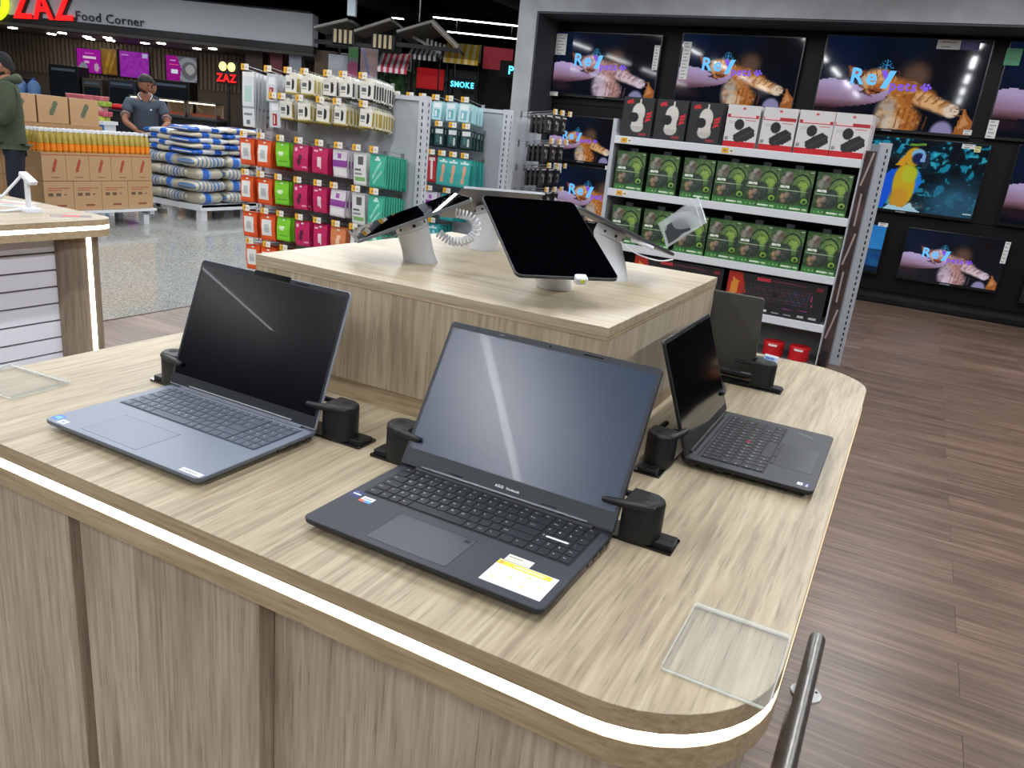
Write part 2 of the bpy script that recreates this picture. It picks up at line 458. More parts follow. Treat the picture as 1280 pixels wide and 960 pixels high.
for li, lx in enumerate((-9.8, -7.3, -4.8, -2.3, 0.2, 2.7)):
    for lj, ly in enumerate((-4.6, -2.0, 0.6, 3.2, 5.8, 8.2)):
        if ly > 8 and lx > -5.5: ly = 7.5  # end lamps added out of view here to light the concrete frame
        ceiling_lamp(lx, ly, 3.4, label='white linear ceiling lamp, %s line from the left, %s from the near end' % (_O[li], _O[lj]))
for u in (-13.0, -10.0, -7.0):  # unseen lamps, added to brighten the dark food stall
    for D in (13.5, 16.8):
        X, Y = far(u, D); ceiling_lamp(X, Y, 3.95, FAR_RZ, 60, 'added unseen ceiling lamp brightening the food stall, %s, %s row' % ({-13.0: 'left', -10.0: 'middle', -7.0: 'right'}[u], 'nearer' if D < 15 else 'farther'), 1.0, 'added lamps for the food stall')
for u in (-4.2, -2.0):  # unseen pair added to light the awnings and pergola roofs
    X, Y = far(u, 14.0); ceiling_lamp(X, Y, 4.2, FAR_RZ, 70, 'added unseen ceiling lamp brightening the pergola roofs, %s one' % ('left' if u < -3 else 'right'), 1.0, 'added lamps for the food court')
# the far lamps seen above the food court
for i, (u, D, z, l, lab) in enumerate(((-1.77, 20.5, 3.93, 1.33, 'long white ceiling lamp, upper one beside the concrete column'), (-1.57, 20.5, 3.64, 1.12, 'long white ceiling lamp, lower one beside the concrete column'),
                        (-3.68, 20.5, 3.82, 0.17, 'short white ceiling lamp above the dark pergola roof'), (-3.19, 20.5, 3.51, 0.24, 'short white ceiling lamp under the dark pergola roof'),
                        (-3.6, 15.5, 3.62, 1.6, 'long white ceiling lamp at the top edge of the picture'))):
    X, Y = far(u, D); ceiling_lamp(X, Y, z, FAR_RZ + PI / 2, 0 if i in (2, 3) else 40, lab, l, None).scale = (1.9, l, 1)

# ---------------------------------------------------------------- display tables
def led_table(name, label, x0, x1, y0, y1, r, cab):
    t = thing(name, label, 'table', ((x0 + x1) / 2, (y0 + y1) / 2, 0))
    O = Vector(t.location)
    def P(mb, nm, m, par=t, sm=None):
        mb.v = [tuple(Vector(p) - O) for p in mb.v]; return mb.build(nm, m, par, smooth=sm)
    top = MB().rbox(x0, x1, y0, y1, [(0.8984, 0.0), (0.8994, 0.0), (0.900, 0.0008)], r, seg=10)
    tp = P(top, 'tabletop', M_OAK_Y, sm=35)
    e1 = MB().rbox(x0, x1, y0, y1, [(0.875, 0.0), (0.8984, 0.0)], r, seg=10); P(e1, 'edge_band', M_OAKB, tp, 35)
    led = MB().rbox(x0, x1, y0, y1, [(0.8585, 0.0015), (0.875, 0.0015)], r, seg=10); P(led, 'light_strip', M_LED, tp, 35)['label'] = 'glowing white light strip'
    e2 = MB().rbox(x0, x1, y0, y1, [(0.827, 0.0), (0.8585, 0.0)], r, seg=10); P(e2, 'edge_band', M_OAKB, tp, 35)
    return t, P
t1, P = led_table('display_table', 'light oak display table with laptops on it and a glowing strip around its edge', -1.50, -0.02, 0.633, 2.262, 0.17, 1)
# cabinet body below: three visible front panels
body = MB().box(-1.44, -0.10, 0.70, 2.19, 0.06, 0.827); P(body, 'carcass', mat('carcass_dark', '#4c4236', 0.7))
P(MB().box(-1.38, -0.14, 0.76, 2.13, 0.0, 0.06), 'plinth', mat('plinth_dark', '#2c2722', 0.6))
for (xa, xb, ya, nm) in ((-1.44, -1.052, 0.655, 'front_panel'), (-1.024, -0.656, 0.655, 'front_panel'), (-0.654, -0.12, 0.682, 'front_panel')):
    bevel(P(MB().box(xa, xb, ya, 0.70, 0.06, 0.8265), nm, M_OAK_V), 0.001, 1)
bevel(P(MB().box(-0.10, -0.082, 0.72, 2.17, 0.06, 0.8265), 'side_panel', M_OAK_V), 0.001, 1)
bevel(P(MB().box(-1.458, -1.44, 0.72, 2.17, 0.06, 0.8265), 'side_panel', M_OAK_V), 0.001, 1)
P(MB().cyl((-1.038, 0.6985, 0.805), (-1.038, 0.692, 0.805), 0.006, n=10), 'bolt', M_STEEL)
# raised plinth box on the table: a thing of its own
t = thing('display_plinth', 'square oak box standing in the middle of the laptop table under the tablets', 'plinth', (-0.782, 1.526, 0.9))
O = Vector(t.location)
def PB(mb, nm, m, par, O, sm=None):
    mb.v = [tuple(Vector(p) - O) for p in mb.v]; return mb.build(nm, m, par, smooth=sm)
bx0, bx1, by0, by1 = -1.165, -0.400, 1.155, 1.897
bevel(PB(MB().box(bx0, bx1, by0, by1, 1.134, 1.150), 'top_board', wood('oak_box_top', 'x', '#a29378', '#b9ab91', '#cabda3', rough=0.4, seed=6), t, O), 0.0008, 1)
PB(MB().box(bx0 + .0004, bx1 - .0004, by0 + .0004, by1 - .0004, 1.128, 1.134), 'edge_band', M_OAKB, t, O)
bevel(PB(MB().box(bx0 + 0.001, bx1 - 0.001, by0 + 0.001, by0 + 0.019, 0.94, 1.128), 'front_panel', wood('oak_box_front', 'z', '#94836b', '#b09f85', '#c6b79d', rough=0.5, seed=13, scale=1.2, contrast=.95), t, O), 0.0008, 1)
bevel(PB(MB().box(bx1 - 0.019, bx1 - 0.001, by0 + 0.0195, by1 - 0.0195, 0.94, 1.128), 'side_panel', M_OAK_V, t, O), 0.0008, 1)
bevel(PB(MB().box(bx0 + 0.001, bx0 + 0.019, by0 + 0.0195, by1 - 0.0195, 0.94, 1.128), 'side_panel', M_OAK_V, t, O), 0.0008, 1)
bevel(PB(MB().box(bx0 + 0.001, bx1 - 0.001, by1 - 0.019, by1 - 0.001, 0.94, 1.128), 'back_panel', M_OAK_V, t, O), 0.0008, 1)
PB(MB().box(bx0 + 0.012, bx1 - 0.012, by0 + 0.006, by1 - 0.012, 0.9, 0.94), 'base', M_OAKB, t, O)

# second table at the left with slatted panels
t2, P = led_table('display_table', 'light oak display table at the left with white slatted side panel', -4.55, -3.135, 0.40, 2.30, 0.10, 0)
P(MB().box(-4.45, -3.30, 0.50, 2.20, 0.06, 0.827), 'carcass', mat('carcass_grey', '#6b6155', 0.7))
P(MB().box(-4.40, -3.34, 0.56, 2.14, 0.0, 0.06), 'plinth', mat('plinth_dark', '#2c2722', 0.6))
sw = P(MB().box(-3.30, -3.262, 0.52, 2.08, 0.05, 0.827), 'slat_wall', mat('groove_brown', '#6b5649', 0.6))
z = 0.827; ks = [0.827, 0.7525, 0.6765, 0.6035, 0.5295, 0.4525, 0.376, 0.307, 0.232, 0.158, 0.084]
for i in range(len(ks) - 1):
    P(MB().box(-3.262, -3.248, 0.52, 2.08, ks[i + 1] + 0.0045, ks[i] - 0.0045), 'slat', mat('slat_white', '#eceefa', 0.45), sw)
cp = P(MB().rbox(-3.40, -3.215, 2.065, 2.262, [(0.0, 0), (0.827, 0)], 0.03, seg=5), 'corner_post', M_GREYOAK, t2, 35)
P(MB().box(-3.2155, -3.2125, 2.192, 2.212, 0.02, 0.826), 'light_strip', M_LED, cp)['label'] = 'vertical glowing light strip'

# steel guard rail beside the laptop table
t = thing('guard_rail', 'brushed steel guard rail tube beside the laptop table on round floor flanges', 'rail', (0.014, 1.2, 0))
rr = MB(); rr.cyl((0, -1.0, 0.15), (0, 0.925, 0.15), 0.0225, n=24); rr.cyl((0, 0.925, 0.15), (0, 0.93, 0.15), 0.0225, 0.019, n=24)
rr.build('rail_tube', M_STEEL, t, smooth=40)
for yy in (-0.9, 0.875):
    q = MB(); q.cyl((0, yy, 0.008), (0, yy, 0.135), 0.015, n=16); q.build('post', M_STEEL, t, smooth=40)
    q = MB(); q.lathe([(0.0, 0), (0.042, 0), (0.042, 0.005), (0.034, 0.008), (0, 0.008)], 24, c=(0.006, yy, 0)); fl_ = q.build('flange', mat('chrome', '#d2d3d2', 0.3, metal=0.3), t, smooth=30)
    q = MB()
    for a in range(4): q.cyl((0.006 + 0.028 * math.cos(a * PI / 2 + .4), yy + 0.028 * math.sin(a * PI / 2 + .4), 0.006), (0.006 + 0.028 * math.cos(a * PI / 2 + .4), yy + 0.028 * math.sin(a * PI / 2 + .4), 0.010), 0.004, n=6)
    q.build('screw', M_BLACK, fl_)
# ---------------------------------------------------------------- laptops
M_LEG = mat('legend_print', '#e2e5ea', 0.5)
key_cache = {}
def key_mesh(w, h, m):
    k = (round(w, 4), round(h, 4), m.name)
    if k not in key_cache:
        q = MB().rbox(-w / 2, w / 2, -h / 2, h / 2, [(0, 0), (0.0010, 0.0), (0.0013, 0.0004)], 0.0016, seg=2)
        key_cache[k] = q.build('key', m, mesh_only=True)
    return key_cache[k]
ROWS = [
 (0.62, [(1, 'Esc')] + [(1, 'F%d' % i) for i in range(1, 13)] + [(1, 'Ins'), (1, 'Del')], ['Pr', 'Hm', 'Up', 'Dn']),
 (1.0, [(1, c) for c in '`1234567890-='] + [(2, 'Bksp')], ['Num', '/', '*', '-']),
 (1.0, [(1.5, 'Tab')] + [(1, c) for c in 'QWERTYUIOP'] + [(1, '+'), (1, '*'), (1.5, 'Enter')], ['7', '8', '9', '+']),
 (1.0, [(1.75, 'Caps')] + [(1, c) for c in 'ASDFGHJKL'] + [(1, ';'), (1, '#'), (2.25, '')], ['4', '5', '6', '-']),
 (1.0, [(1.25, 'Shift'), (1, '<')] + [(1, c) for c in 'ZXCVBNM'] + [(1, ','), (1, '.'), (1, '-'), (2.75, 'Shift')], ['1', '2', '3', 'Ent']),
 (1.0, [(1.25, 'Ctrl'), (1, 'Fn'), (1, '#'), (1, 'Alt'), (5.25, ''), (1, 'Gr'), (1.0, 'Ctrl'), (1.15, '<'), (1.2, ':'), (1.15, '>')], ['0', '.', '=', 'Ins'])]
def keyboard(par, x0, x1, y0, y1, z, m_key, m_well, numpad=True, legend=M_LEG):
    """keys filling x0..x1, y0 (front) .. y1 (back); returns the keyboard part"""
    q = MB().rbox(x0 - 0.002, x1 + 0.002, y0 - 0.002, y1 + 0.002, [(z, 0), (z + 0.0003, 0)], 0.002, seg=2)
    kb = q.build('keyboard', m_well, par)
    tot = 15 + (0.10 + 4 * 0.93 if numpad else 0); u = (x1 - x0) / tot; hsum = sum(r[0] for r in ROWS); v = (y1 - y0) / hsum
    y = y1; lg = MB(); gap = 0.0021
    for hh, main, num in ROWS:
        h = hh * v; x = x0
        for w, c in main:
            kw = w * u; cx = x + kw / 2; cy = y - h / 2
            ob('key', key_mesh(kw - gap, h - gap * (0.9 if hh < 1 else 1), m_key), kb, (cx, cy, z + 0.0003))
            s_ = 0.0054 if len(c) == 1 else 0.0034
            if c: lg.text(c, s_, (x + 0.0035, cy + (0.000 if len(c) == 1 else -0.001), z + 0.00175))
            x += kw
        x += 0.10 * u
        if numpad:
            for c in num:
                kw = 0.93 * u
                ob('key', key_mesh(kw - gap, h - gap * (0.9 if hh < 1 else 1), m_key), kb, (x + kw / 2, y - h / 2, z + 0.0003))
                lg.text(c, 0.0054 if len(c) == 1 else 0.0034, (x + 0.0035, y - h / 2, z + 0.00175)); x += kw
        y -= h
    lg.build('key_lettering', legend, kb)
    return kb

def laptop(name, label, x, y, rz, W, D, H, th, LH, cbody, cdeck, clid, clidback, ckey, chin, side, topb, screen, kb, tp, ports_side='right', numpad=True, cr=0.011, deck_rough=0.45, notch=False, light_lip=None, lid_t=0.0055):
    t = thing(name, label, 'laptop', (x, y, 0.9), rz)
    m_b = mat(name + '_body', cbody, deck_rough); m_d = mat(name + '_deck', cdeck, deck_rough)
    q = MB().rbox(-W / 2, W / 2, 0, D, [(0.003, 0.028), (H - 0.0095, 0.004), (H - 0.0055, 0.0005), (H - 0.0006, 0.0), (H, 0.0007)], cr, seg=5)
    base = q.build('base', m_b, t, smooth=30)
    for sx in (-1, 1):
        for yy in (0.02, D - 0.03):
            MB().box(sx * (W / 2 - 0.05) - 0.014, sx * (W / 2 - 0.05) + 0.014, yy - 0.003, yy + 0.003, 0, 0.0045).build('foot', M_BLACK2, t)
    dk = MB().rbox(-W / 2 + 0.0012, W / 2 - 0.0012, 0.0012, D - 0.014, [(H, 0), (H + 0.00012, 0)], cr, seg=5).build('deck', m_d, t)
    k = keyboard(t, kb[0], kb[1], kb[2], kb[3], H + 0.0001, ckey, mat(name + '_well', kb[4], 0.6), numpad)
    tpq = MB().rbox(tp[0], tp[1], tp[2], tp[3], [(H + 0.0001, 0), (H + 0.00032, 0.0001)], 0.003, seg=3)
    tp_o = tpq.build('touchpad', mat(name + '_pad', tp[4], 0.35), t)
    fr = MB(); w_ = 0.0002                                     # fine groove around the pad
    for (a, b_, c_, d_) in ((tp[0] - w_, tp[1] + w_, tp[2] - w_, tp[2]), (tp[0] - w_, tp[1] + w_, tp[3], tp[3] + w_), (tp[0] - w_, tp[0], tp[2], tp[3]), (tp[1], tp[1] + w_, tp[2], tp[3])):
        fr.box(a, b_, c_, d_, H + 0.0001, H + 0.00036)
    fr.build('groove', M_BLACK2, tp_o)
    # speaker or vent slots behind the keyboard
    vq = MB()
    for i in range(60):
        xx = -W / 2 + 0.045 + i * (W - 0.09) / 59; vq.box(xx - 0.0013, xx + 0.0013, D - 0.0165, D - 0.0145, H, H + 0.0005)
    vq.build('vent', M_BLACK2, t)
    # ports on both sides
    for sx in (-1, 1):
        for yy, wd, hh in ((D - 0.030, 0.012, 0.005), (D - 0.052, 0.013, 0.005), (D - 0.078, 0.016, 0.0035), (D - 0.097, 0.0035, 0.0035)):
            MB().box(min(sx * (W / 2 - 0.001), sx * (W / 2 + 0.0003)), max(sx * (W / 2 - 0.001), sx * (W / 2 + 0.0003)), yy, yy + wd, H - 0.0105 + (0.005 - hh) / 2, H - 0.0055).build('port', M_SHINY, t)
    # hinge barrel
    hg = MB(); hg.cyl((-W / 2 + 0.03, D - 0.009, H - 0.001), (W / 2 - 0.03, D - 0.009, H - 0.001), 0.0055, n=12)
    hg.build('hinge', m_b, t, smooth=40)
    # lid
    LM = Matrix.Translation((0, D - 0.012, H)) @ Matrix.Rotation(th, 4, 'X')
    q = MB(); q.M = LM; q.rbox(-W / 2, W / 2, 0.004, LH, [(-lid_t, 0.0012), (-lid_t + 0.0012, 0), (-0.0007, 0), (0, 0.0006)], cr * 0.62, seg=5, corners=(1, 1, .3, .3))
    lid = q.build('lid', mat(name + '_lidback', clidback, 0.4), t, smooth=30)
    q = MB(); q.M = LM; q.rbox(-W / 2 + 0.0012, W / 2 - 0.0012, 0.006, LH - 0.0012, [(0, 0), (0.0006, 0.0002)], cr * 0.58, seg=5, corners=(1, 1, .3, .3))
    q.build('bezel', mat(name + '_bezel', clid, 0.5), lid)
    q = MB(); q.M = LM; q.rbox(-W / 2 + side, W / 2 - side, chin, LH - topb, [(0.0006, 0), (0.0008, 0)], 0.001, seg=1)
    q.build('display', screen, lid, label='dark display switched off')
    q = MB(); q.M = LM; q.cyl((0, LH - topb / 2, 0.0006), (0, LH - topb / 2, 0.001), 0.0016, n=10); q.build('webcam', M_SHINY, lid)
    q = MB(); q.M = LM
    for sx in (-1, 1): q.box(sx * W * 0.2 - 0.016, sx * W * 0.2 + 0.016, LH - 0.0062, LH - 0.0048, 0.0006, 0.0009); q.box(sx * W * 0.22 - 0.012, sx * W * 0.22 + 0.012, chin * .35, chin * .35 + 0.0012, 0.0006, 0.0009)
    q.build('rubber_bumper', M_SHINY, lid)
    if notch:
        q = MB(); q.M = LM; q.rbox(-0.043, 0.043, LH - 0.0075, LH + 0.0022, [(-0.0035, 0), (0.0012, 0)], 0.003, seg=3); q.build('camera_bar', M_SHINY, lid)
    if light_lip:
        q = MB(); q.M = LM; q.box(-W / 2 + 0.055, W / 2 - 0.055, -0.002, 0.0005, 0.0052, 0.0070); q.build('hinge_trim', light_lip, lid)
    return t, LM

def sticker(par, pts_center, w, h, z, cv, rz=0, name='sticker'):
    me = cv.grid(w, h, Matrix.Translation((pts_center[0], pts_center[1] - h / 2, z)) @ Matrix.Rotation(-PI / 2, 4, 'X') , PIC_PRT, name)
    o = ob(name, me, par); return o

SCR_A = mat('display_matte_left', '#03050a', 0.20, spec=0.30, coat=0.03)
SCR_B = mat('display_matte_mid', '#283850', 0.27, spec=1.0, coat=0.035)  # blue-grey base colour stands in for the ceiling reflected in this display
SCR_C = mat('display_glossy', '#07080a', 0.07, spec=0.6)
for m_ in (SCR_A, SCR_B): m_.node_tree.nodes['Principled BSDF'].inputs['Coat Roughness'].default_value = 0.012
# laptop 1: silver-grey 16 inch
KG = mat('key_grey', '#59626f', 0.5); KD = mat('key_black', '#23262c', 0.5); KT = mat('key_dark', '#26282b', 0.5)
l1, LM1 = laptop('laptop', 'slate grey laptop with silver line hinge, leftmost on the table', -1.003, 0.708, R(-0.4), 0.3557, 0.2535, 0.017, 1.218, 0.246,
                 '#5f6571', '#7b8393', '#14181f', '#8d95a2', KG, 0.026, 0.006, 0.010, SCR_A,
                 (-0.158, 0.158, 0.125, 0.232, '#3a424f'), (-0.100, 0.030, 0.012, 0.093, '#747c8c'), notch=True, deck_rough=0.38)
l1['label'] = 'slate grey laptop with a notch bar above its screen, leftmost on the table'
q = MB(); q.box(-0.130, 0.155, 0.2345, 0.2362, 0.017, 0.0180); q.build('speaker_trim', mat('trim_silver', '#dfe4ea', 0.2, metal=0.6), l1)
q = MB(); q.M = LM1; q.box(-0.125, 0.125, 0.008, 0.0100, 0.0006, 0.0022); q.build('hinge_trim', MATS['trim_silver'], l1)
cv = Cv(16, 16, '#2d6fd0').poly([(.1, .3), (.9, .2), (.8, .8), (.25, .75)], '#63b2f2'); sticker(l1, (-0.165, 0.018), 0.018, 0.018, 0.01725, cv)
cv = Cv(20, 14, '#e7edf8').rect(.3, .3, .7, .7, '#6a7fc0'); sticker(l1, (-0.143, 0.011), 0.017, 0.012, 0.01725, cv)
q = MB(); q.box(0.131, 0.173, 0.006, 0.016, 0.0171, 0.0175, 0); q.text('Lenovo', 0.0085, (0.136, 0.0085, 0.0176), bold=True, k=1)
q.build('badge', [mat('badge_white', '#e8ebee', 0.35), mat('badge_ink', '#62666c', 0.5)], l1)
# laptop 2: black 15.6 inch in the middle
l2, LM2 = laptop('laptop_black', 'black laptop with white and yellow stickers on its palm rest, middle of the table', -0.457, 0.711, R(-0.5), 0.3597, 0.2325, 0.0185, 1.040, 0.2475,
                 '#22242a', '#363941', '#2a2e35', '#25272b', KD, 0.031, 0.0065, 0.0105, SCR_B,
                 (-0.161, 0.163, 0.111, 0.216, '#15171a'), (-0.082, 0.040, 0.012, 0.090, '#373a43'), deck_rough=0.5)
l2.name = 'laptop'
q = MB(); q.M = LM2; q.text('ASUS', 0.0056, (-0.012, 0.0145, 0.0009), bold=True); q.text('Vivobook', 0.0050, (0.0065, 0.0145, 0.0009), bold=True); q.build('logo_lettering', mat('logo_silver', '#dcdfe3', 0.3), l2)
q = MB(); q.M = LM2; q.box(-0.140, 0.140, 0.0060, 0.0085, 0.0006, 0.0022); q.build('hinge_trim', mat('trim_gun', '#6b6e75', 0.3, metal=0.7), l2)
cv = Cv(20, 16, '#1b2a6b').rect(.15, .42, .9, .62, '#dfe6f5').rect(.2, .8, .5, .9, '#7f8fd0'); sticker(l2, (-0.166, 0.098), 0.018, 0.018, 0.0188, cv)
cv = Cv(22, 16, '#dfe8f2').rect(0, 0, .45, .35, '#e2644a').rect(.45, 0, 1, .4, '#4fa0d8').rect(.15, .5, .85, .75, '#9aa9c9'); sticker(l2, (-0.143, 0.092), 0.020, 0.016, 0.0188, cv)
cv = Cv(64, 48, '#dfe6ee')
cv.rect(0, 0.80, 1, 0.98, '#d8cf4a').rect(.03, .82, .1, .95, '#e8a54a').rect(.28, .86, .8, .91, '#f2efc0').rect(.9, .8, 1, .98, '#e6e4d8')
for i in range(4):
    for j in range(3):
        cx_, cy_ = .14 + .24 * i, .64 - .21 * j
        cv.rect(cx_ - .07, cy_ - .045, cx_ + .07, cy_ - .025, '#c9c9b0').rect(cx_ - .05, cy_ - .08, cx_ + .05, cy_ - .065, '#d8d8c2')
        if (i + j) % 2 == 0: cv.ell(cx_, cy_ + .02, .035, .035, '#e0d66a')
so = sticker(l2, (0.127, 0.044), 0.083, 0.056, 0.0188, cv, name='feature_sticker'); so['label'] = 'white feature sticker with yellow header'
cv = Cv(40, 16, '#e2e2dc').rect(.05, .55, .6, .75, '#a99f86').rect(.05, .25, .95, .32, '#bdb7a5').rect(.05, .12, .95, .18, '#bdb7a5').rect(.5, .8, .95, .9, '#c9b98c')
sticker(l2, (0.108, 0.081), 0.036, 0.016, 0.0188, cv)
q = MB()

q = MB().rbox(0.108, 0.142, 0.1795, 0.1835, [(0.0205, 0), (0.0208, 0)], 0.0018, seg=2)   # white worn tape on the key right of Enter
q.v = [(x + 0.0, y - 0.024, z) for x, y, z in q.v]; q.build('tape', mat('tape_white', '#eef0f2', 0.5), l2)
q = MB().rbox(0.0265, 0.0345, 0.078, 0.085, [(0.0188, 0), (0.0191, 0)], 0.001, seg=2); q.build('finger_sensor', M_BLACK, l2)
# laptop 3: black 14 inch on the right, facing the aisle
l3, LM3 = laptop('laptop_business', 'small black laptop with a red pointing stick, facing the right side of the table', -0.052, 1.442, R(90), 0.318, 0.2273, 0.0185, R(69.5), 0.2125,
                 '#1d1e21', '#3b3d41', '#1b1c1f', '#202124', KT, 0.020, 0.0045, 0.0075, SCR_C,
                 (-0.134, 0.134, 0.088, 0.196, '#18191b'), (-0.082, 0.046, 0.014, 0.080, '#3a3c41'), numpad=False, deck_rough=0.55)
l3.name = 'laptop'
q = MB().cyl((-0.002, 0.139, 0.0190), (-0.002, 0.139, 0.0215), 0.0035, n=10); q.build('pointing_stick', mat('stick_red', '#c8202c', 0.6), l3)
q = MB()
for a, b_ in ((-0.079, -0.040), (-0.038, 0.003), (0.005, 0.043)): q.box(a, b_, 0.0805, 0.0860, 0.0186, 0.0196)
q.build('mouse_button', KT, l3)
q = MB(); q.text('ThinkPad', 0.0085, (0.0, 0, 0), bold=True); Tm = Matrix.Translation((0.118, 0.033, 0.0188)) @ Matrix.Rotation(R(62), 4, 'Z'); q.v = [tuple(Tm @ Vector(p)) for p in q.v]
q.build('logo_lettering', mat('logo_dark', '#6b6e73', 0.3), l3)
cv = Cv(16, 12, '#e7ebee').rect(.3, .3, .7, .6, '#5a9fd8'); sticker(l3, (-0.137, 0.025), 0.012, 0.009, 0.0188, cv)
cv = Cv(20, 12, '#24307c').rect(.1, .35, .4, .7, '#dfe6f5').rect(.5, .3, .9, .6, '#a9b8e0'); sticker(l3, (-0.137, 0.014), 0.015, 0.009, 0.0188, cv)
q = MB()
for i in range(46): q.box(-0.134 + i * 0.0059, -0.1315 + i * 0.0059, 0.2005, 0.2045, 0.0186, 0.0189)
q.build('speaker_grille', M_BLACK2, l3)
# laptop 4: seen from behind at the far side
l4, LM4 = laptop('laptop_far', 'dark grey laptop facing away behind the oak box, far right of the table', -0.440, 2.165, R(180), 0.320, 0.2260, 0.017, R(74), 0.212,
                 '#26282b', '#34363a', '#1a1b1d', '#4e4e4a', KT, 0.020, 0.005, 0.008, SCR_C,
                 (-0.134, 0.134, 0.088, 0.196, '#18191b'), (-0.05, 0.05, 0.014, 0.080, '#3a3c41'), numpad=False)
l4.name = 'laptop'
# small blue card leaning beside it
t = thing('info_card', 'small pale blue and white card leaning on the table behind the far laptop lock', 'card', (-0.272, 2.135, 0.9), R(-12))
cv = Cv(24, 16, '#a9bfe0').rect(.1, .62, .75, .8, '#5a7fc0').rect(0, .9, 1, 1, '#e8edf5')
q = MB().box(-0.019, 0.019, 0.0005, 0.0015, 0.0, 0.030); q.v = [(x, y + z * 0.35, z) for x, y, z in q.v]; q.build('board', M_WHITE, t)
me = cv.grid(0.037, 0.0305, Matrix.Rotation(R(-19.3), 4, 'X'), PIC_PRT); ob('print', me, t)

# ---------------------------------------------------------------- laptop locks
def lock(label, x, y, rz, flip):
    """origin: laptop rear corner at table level; +x away from laptop, y towards the rear of the laptop"""
    t = thing('laptop_lock', label, 'lock', (x, y, 0.9), rz)
    s = -1 if flip else 1
    def B(q, nm, m, sm=None, par=t):
        if s < 0: q.v = [(-a, b_, c_) for a, b_, c_ in q.v]; q.f = [tuple(reversed(f_)) for f_ in q.f]
        return q.build(nm, m, par, smooth=sm)
    B(MB().rbox(-0.15, 0.079, 0.018, 0.068, [(0, 0), (0.0035, 0), (0.0042, 0.0007)], 0.003, seg=3), 'mounting_plate', M_SHINY, 30)
    bar = B(MB().rbox(0.036, 0.0765, 0.026, 0.059, [(0.0042, 0), (0.0100, 0), (0.0106, 0.0006)], 0.002, seg=3), 'slide_bar', M_BLACK, 30)
    q = MB()
    for i in range(3): q.cyl((0.058 + i * 0.007, 0.042, 0.0104), (0.058 + i * 0.007, 0.042, 0.0109), 0.0022, n=8)
    B(q, 'screw_hole', M_BLACK2, par=bar)
    # D-shaped body
    prof = []
    yc, hw = 0.039, 0.0235
    for ins in (0.0012, 0, 0, 0.0015, 0.004):
        ring = [(0.0015 + ins, yc - hw + ins), (0.032, yc - hw + ins)]
        for i in range(1, 12):
            a = -PI / 2 + PI * i / 12; ring.append((0.032 + (hw - ins) * math.cos(a), yc + (hw - ins) * math.sin(a)))
        ring += [(0.032, yc + hw - ins), (0.0015 + ins, yc + hw - ins)]; prof.append(ring)
    rings = [[(a, b_, z_) for a, b_ in ring] for ring, z_ in zip(prof, (0.0042, 0.0055, 0.0610, 0.0645, 0.0665))]
    body = B(MB().loft(rings), 'body', M_BLACK, 35)
    B(MB().cyl((0.034, yc + 0.001, 0.0660), (0.034, yc + 0.001, 0.0668), 0.0088, n=18), 'key_hole', M_BLACK2, par=body)
    B(MB().cyl((0.012, yc + 0.003, 0.0660), (0.012, yc + 0.003, 0.0669), 0.0022, n=10), 'pin', mat('pin_grey', '#3c3e42', 0.4), par=body)
    q = MB(); q.tube([(0.046, yc - 0.0150, 0.0590), (0.032, yc - 0.0195, 0.0595), (0.016, yc - 0.0235, 0.0597), (0.0, yc - 0.0275, 0.0600), (-0.018, yc - 0.0310, 0.0605), (-0.025, yc - 0.0318, 0.0607), (-0.027, yc - 0.0320, 0.0607)], [0.0050, 0.0060, 0.0064, 0.0060, 0.0050, 0.0044, 0.0026], n=10)
    B(q, 'front_arm', M_BLACK, 40)
    q = MB(); q.tube([(0.015, yc + 0.016, 0.057), (-0.042, yc + 0.012, 0.058)], 0.005, n=8); B(q, 'rear_arm', M_BLACK, 40)
    B(MB().box(0.0015, 0.0035, yc - 0.02, yc + 0.02, 0.01, 0.055), 'pad', M_BLACK2)
    return t
# laptop 1 corners at x = -1.003 -/+ .178, hinge y .95 ; laptop 2 at -.457 -/+ .180, hinge y .932
lock('black laptop lock gripping the right edge of the slate grey laptop', -0.824, 0.952, 0, False)
lock('black laptop lock gripping the left edge of the slate grey laptop', -1.183, 0.954, 0, True)
lock('black laptop lock gripping the right edge of the black laptop in the middle', -0.276, 0.940, 0, False)
lock('black laptop lock gripping the left edge of the black laptop in the middle', -0.638, 0.944, 0, True)
lock('black laptop lock at the near edge of the small black laptop facing the aisle', -0.272, 1.281, R(90), True)
lock('black laptop lock at the far edge of the small black laptop facing the aisle', -0.272, 1.603, R(90), False)
lock('black laptop lock beside the dark grey laptop that faces away', -0.278, 1.948, R(180), True)

# ---------------------------------------------------------------- clear acrylic pieces
def acrylic(label, x, y, rz, w, d):
    t = thing('acrylic_sign_holder', label, 'sign holder', (x, y, 0.9), rz)
    q = MB().rbox(-w / 2, w / 2, -d / 2, d / 2, [(0.0006, 0.0003), (0.0026, 0), (0.0030, 0.0003)], 0.002, seg=2); q.build('sheet', M_GLASSC, t)
    q = MB().rbox(-w / 2, w / 2, -d / 2, d / 2, [(0.0046, 0.0003), (0.0066, 0), (0.0070, 0.0003)], 0.002, seg=2); q.build('sheet', M_GLASSC, t)
    q = MB().cyl((-w / 2, d / 2 - 0.001, 0.0036), (w / 2, d / 2 - 0.001, 0.0036), 0.0030, n=8); q.build('folded_edge', M_GLASSE, t, smooth=50)
    q = MB().cyl((-w / 2, -d / 2 + 0.001, 0.0025), (w / 2, -d / 2 + 0.001, 0.0025), 0.0018, n=8); q.build('folded_edge', M_GLASSE, t, smooth=50)
    for sx in (-1, 1): MB().box(sx * w / 2 - 0.0008, sx * w / 2 + 0.0008, -d / 2 + 0.002, d / 2 - 0.002, 0.0006, 0.0070).build('side_edge', M_GLASSE, t)
    return t
acrylic('flat clear acrylic sign holder lying at the near right corner of the table', -0.079, 0.787, 0, 0.112, 0.145)
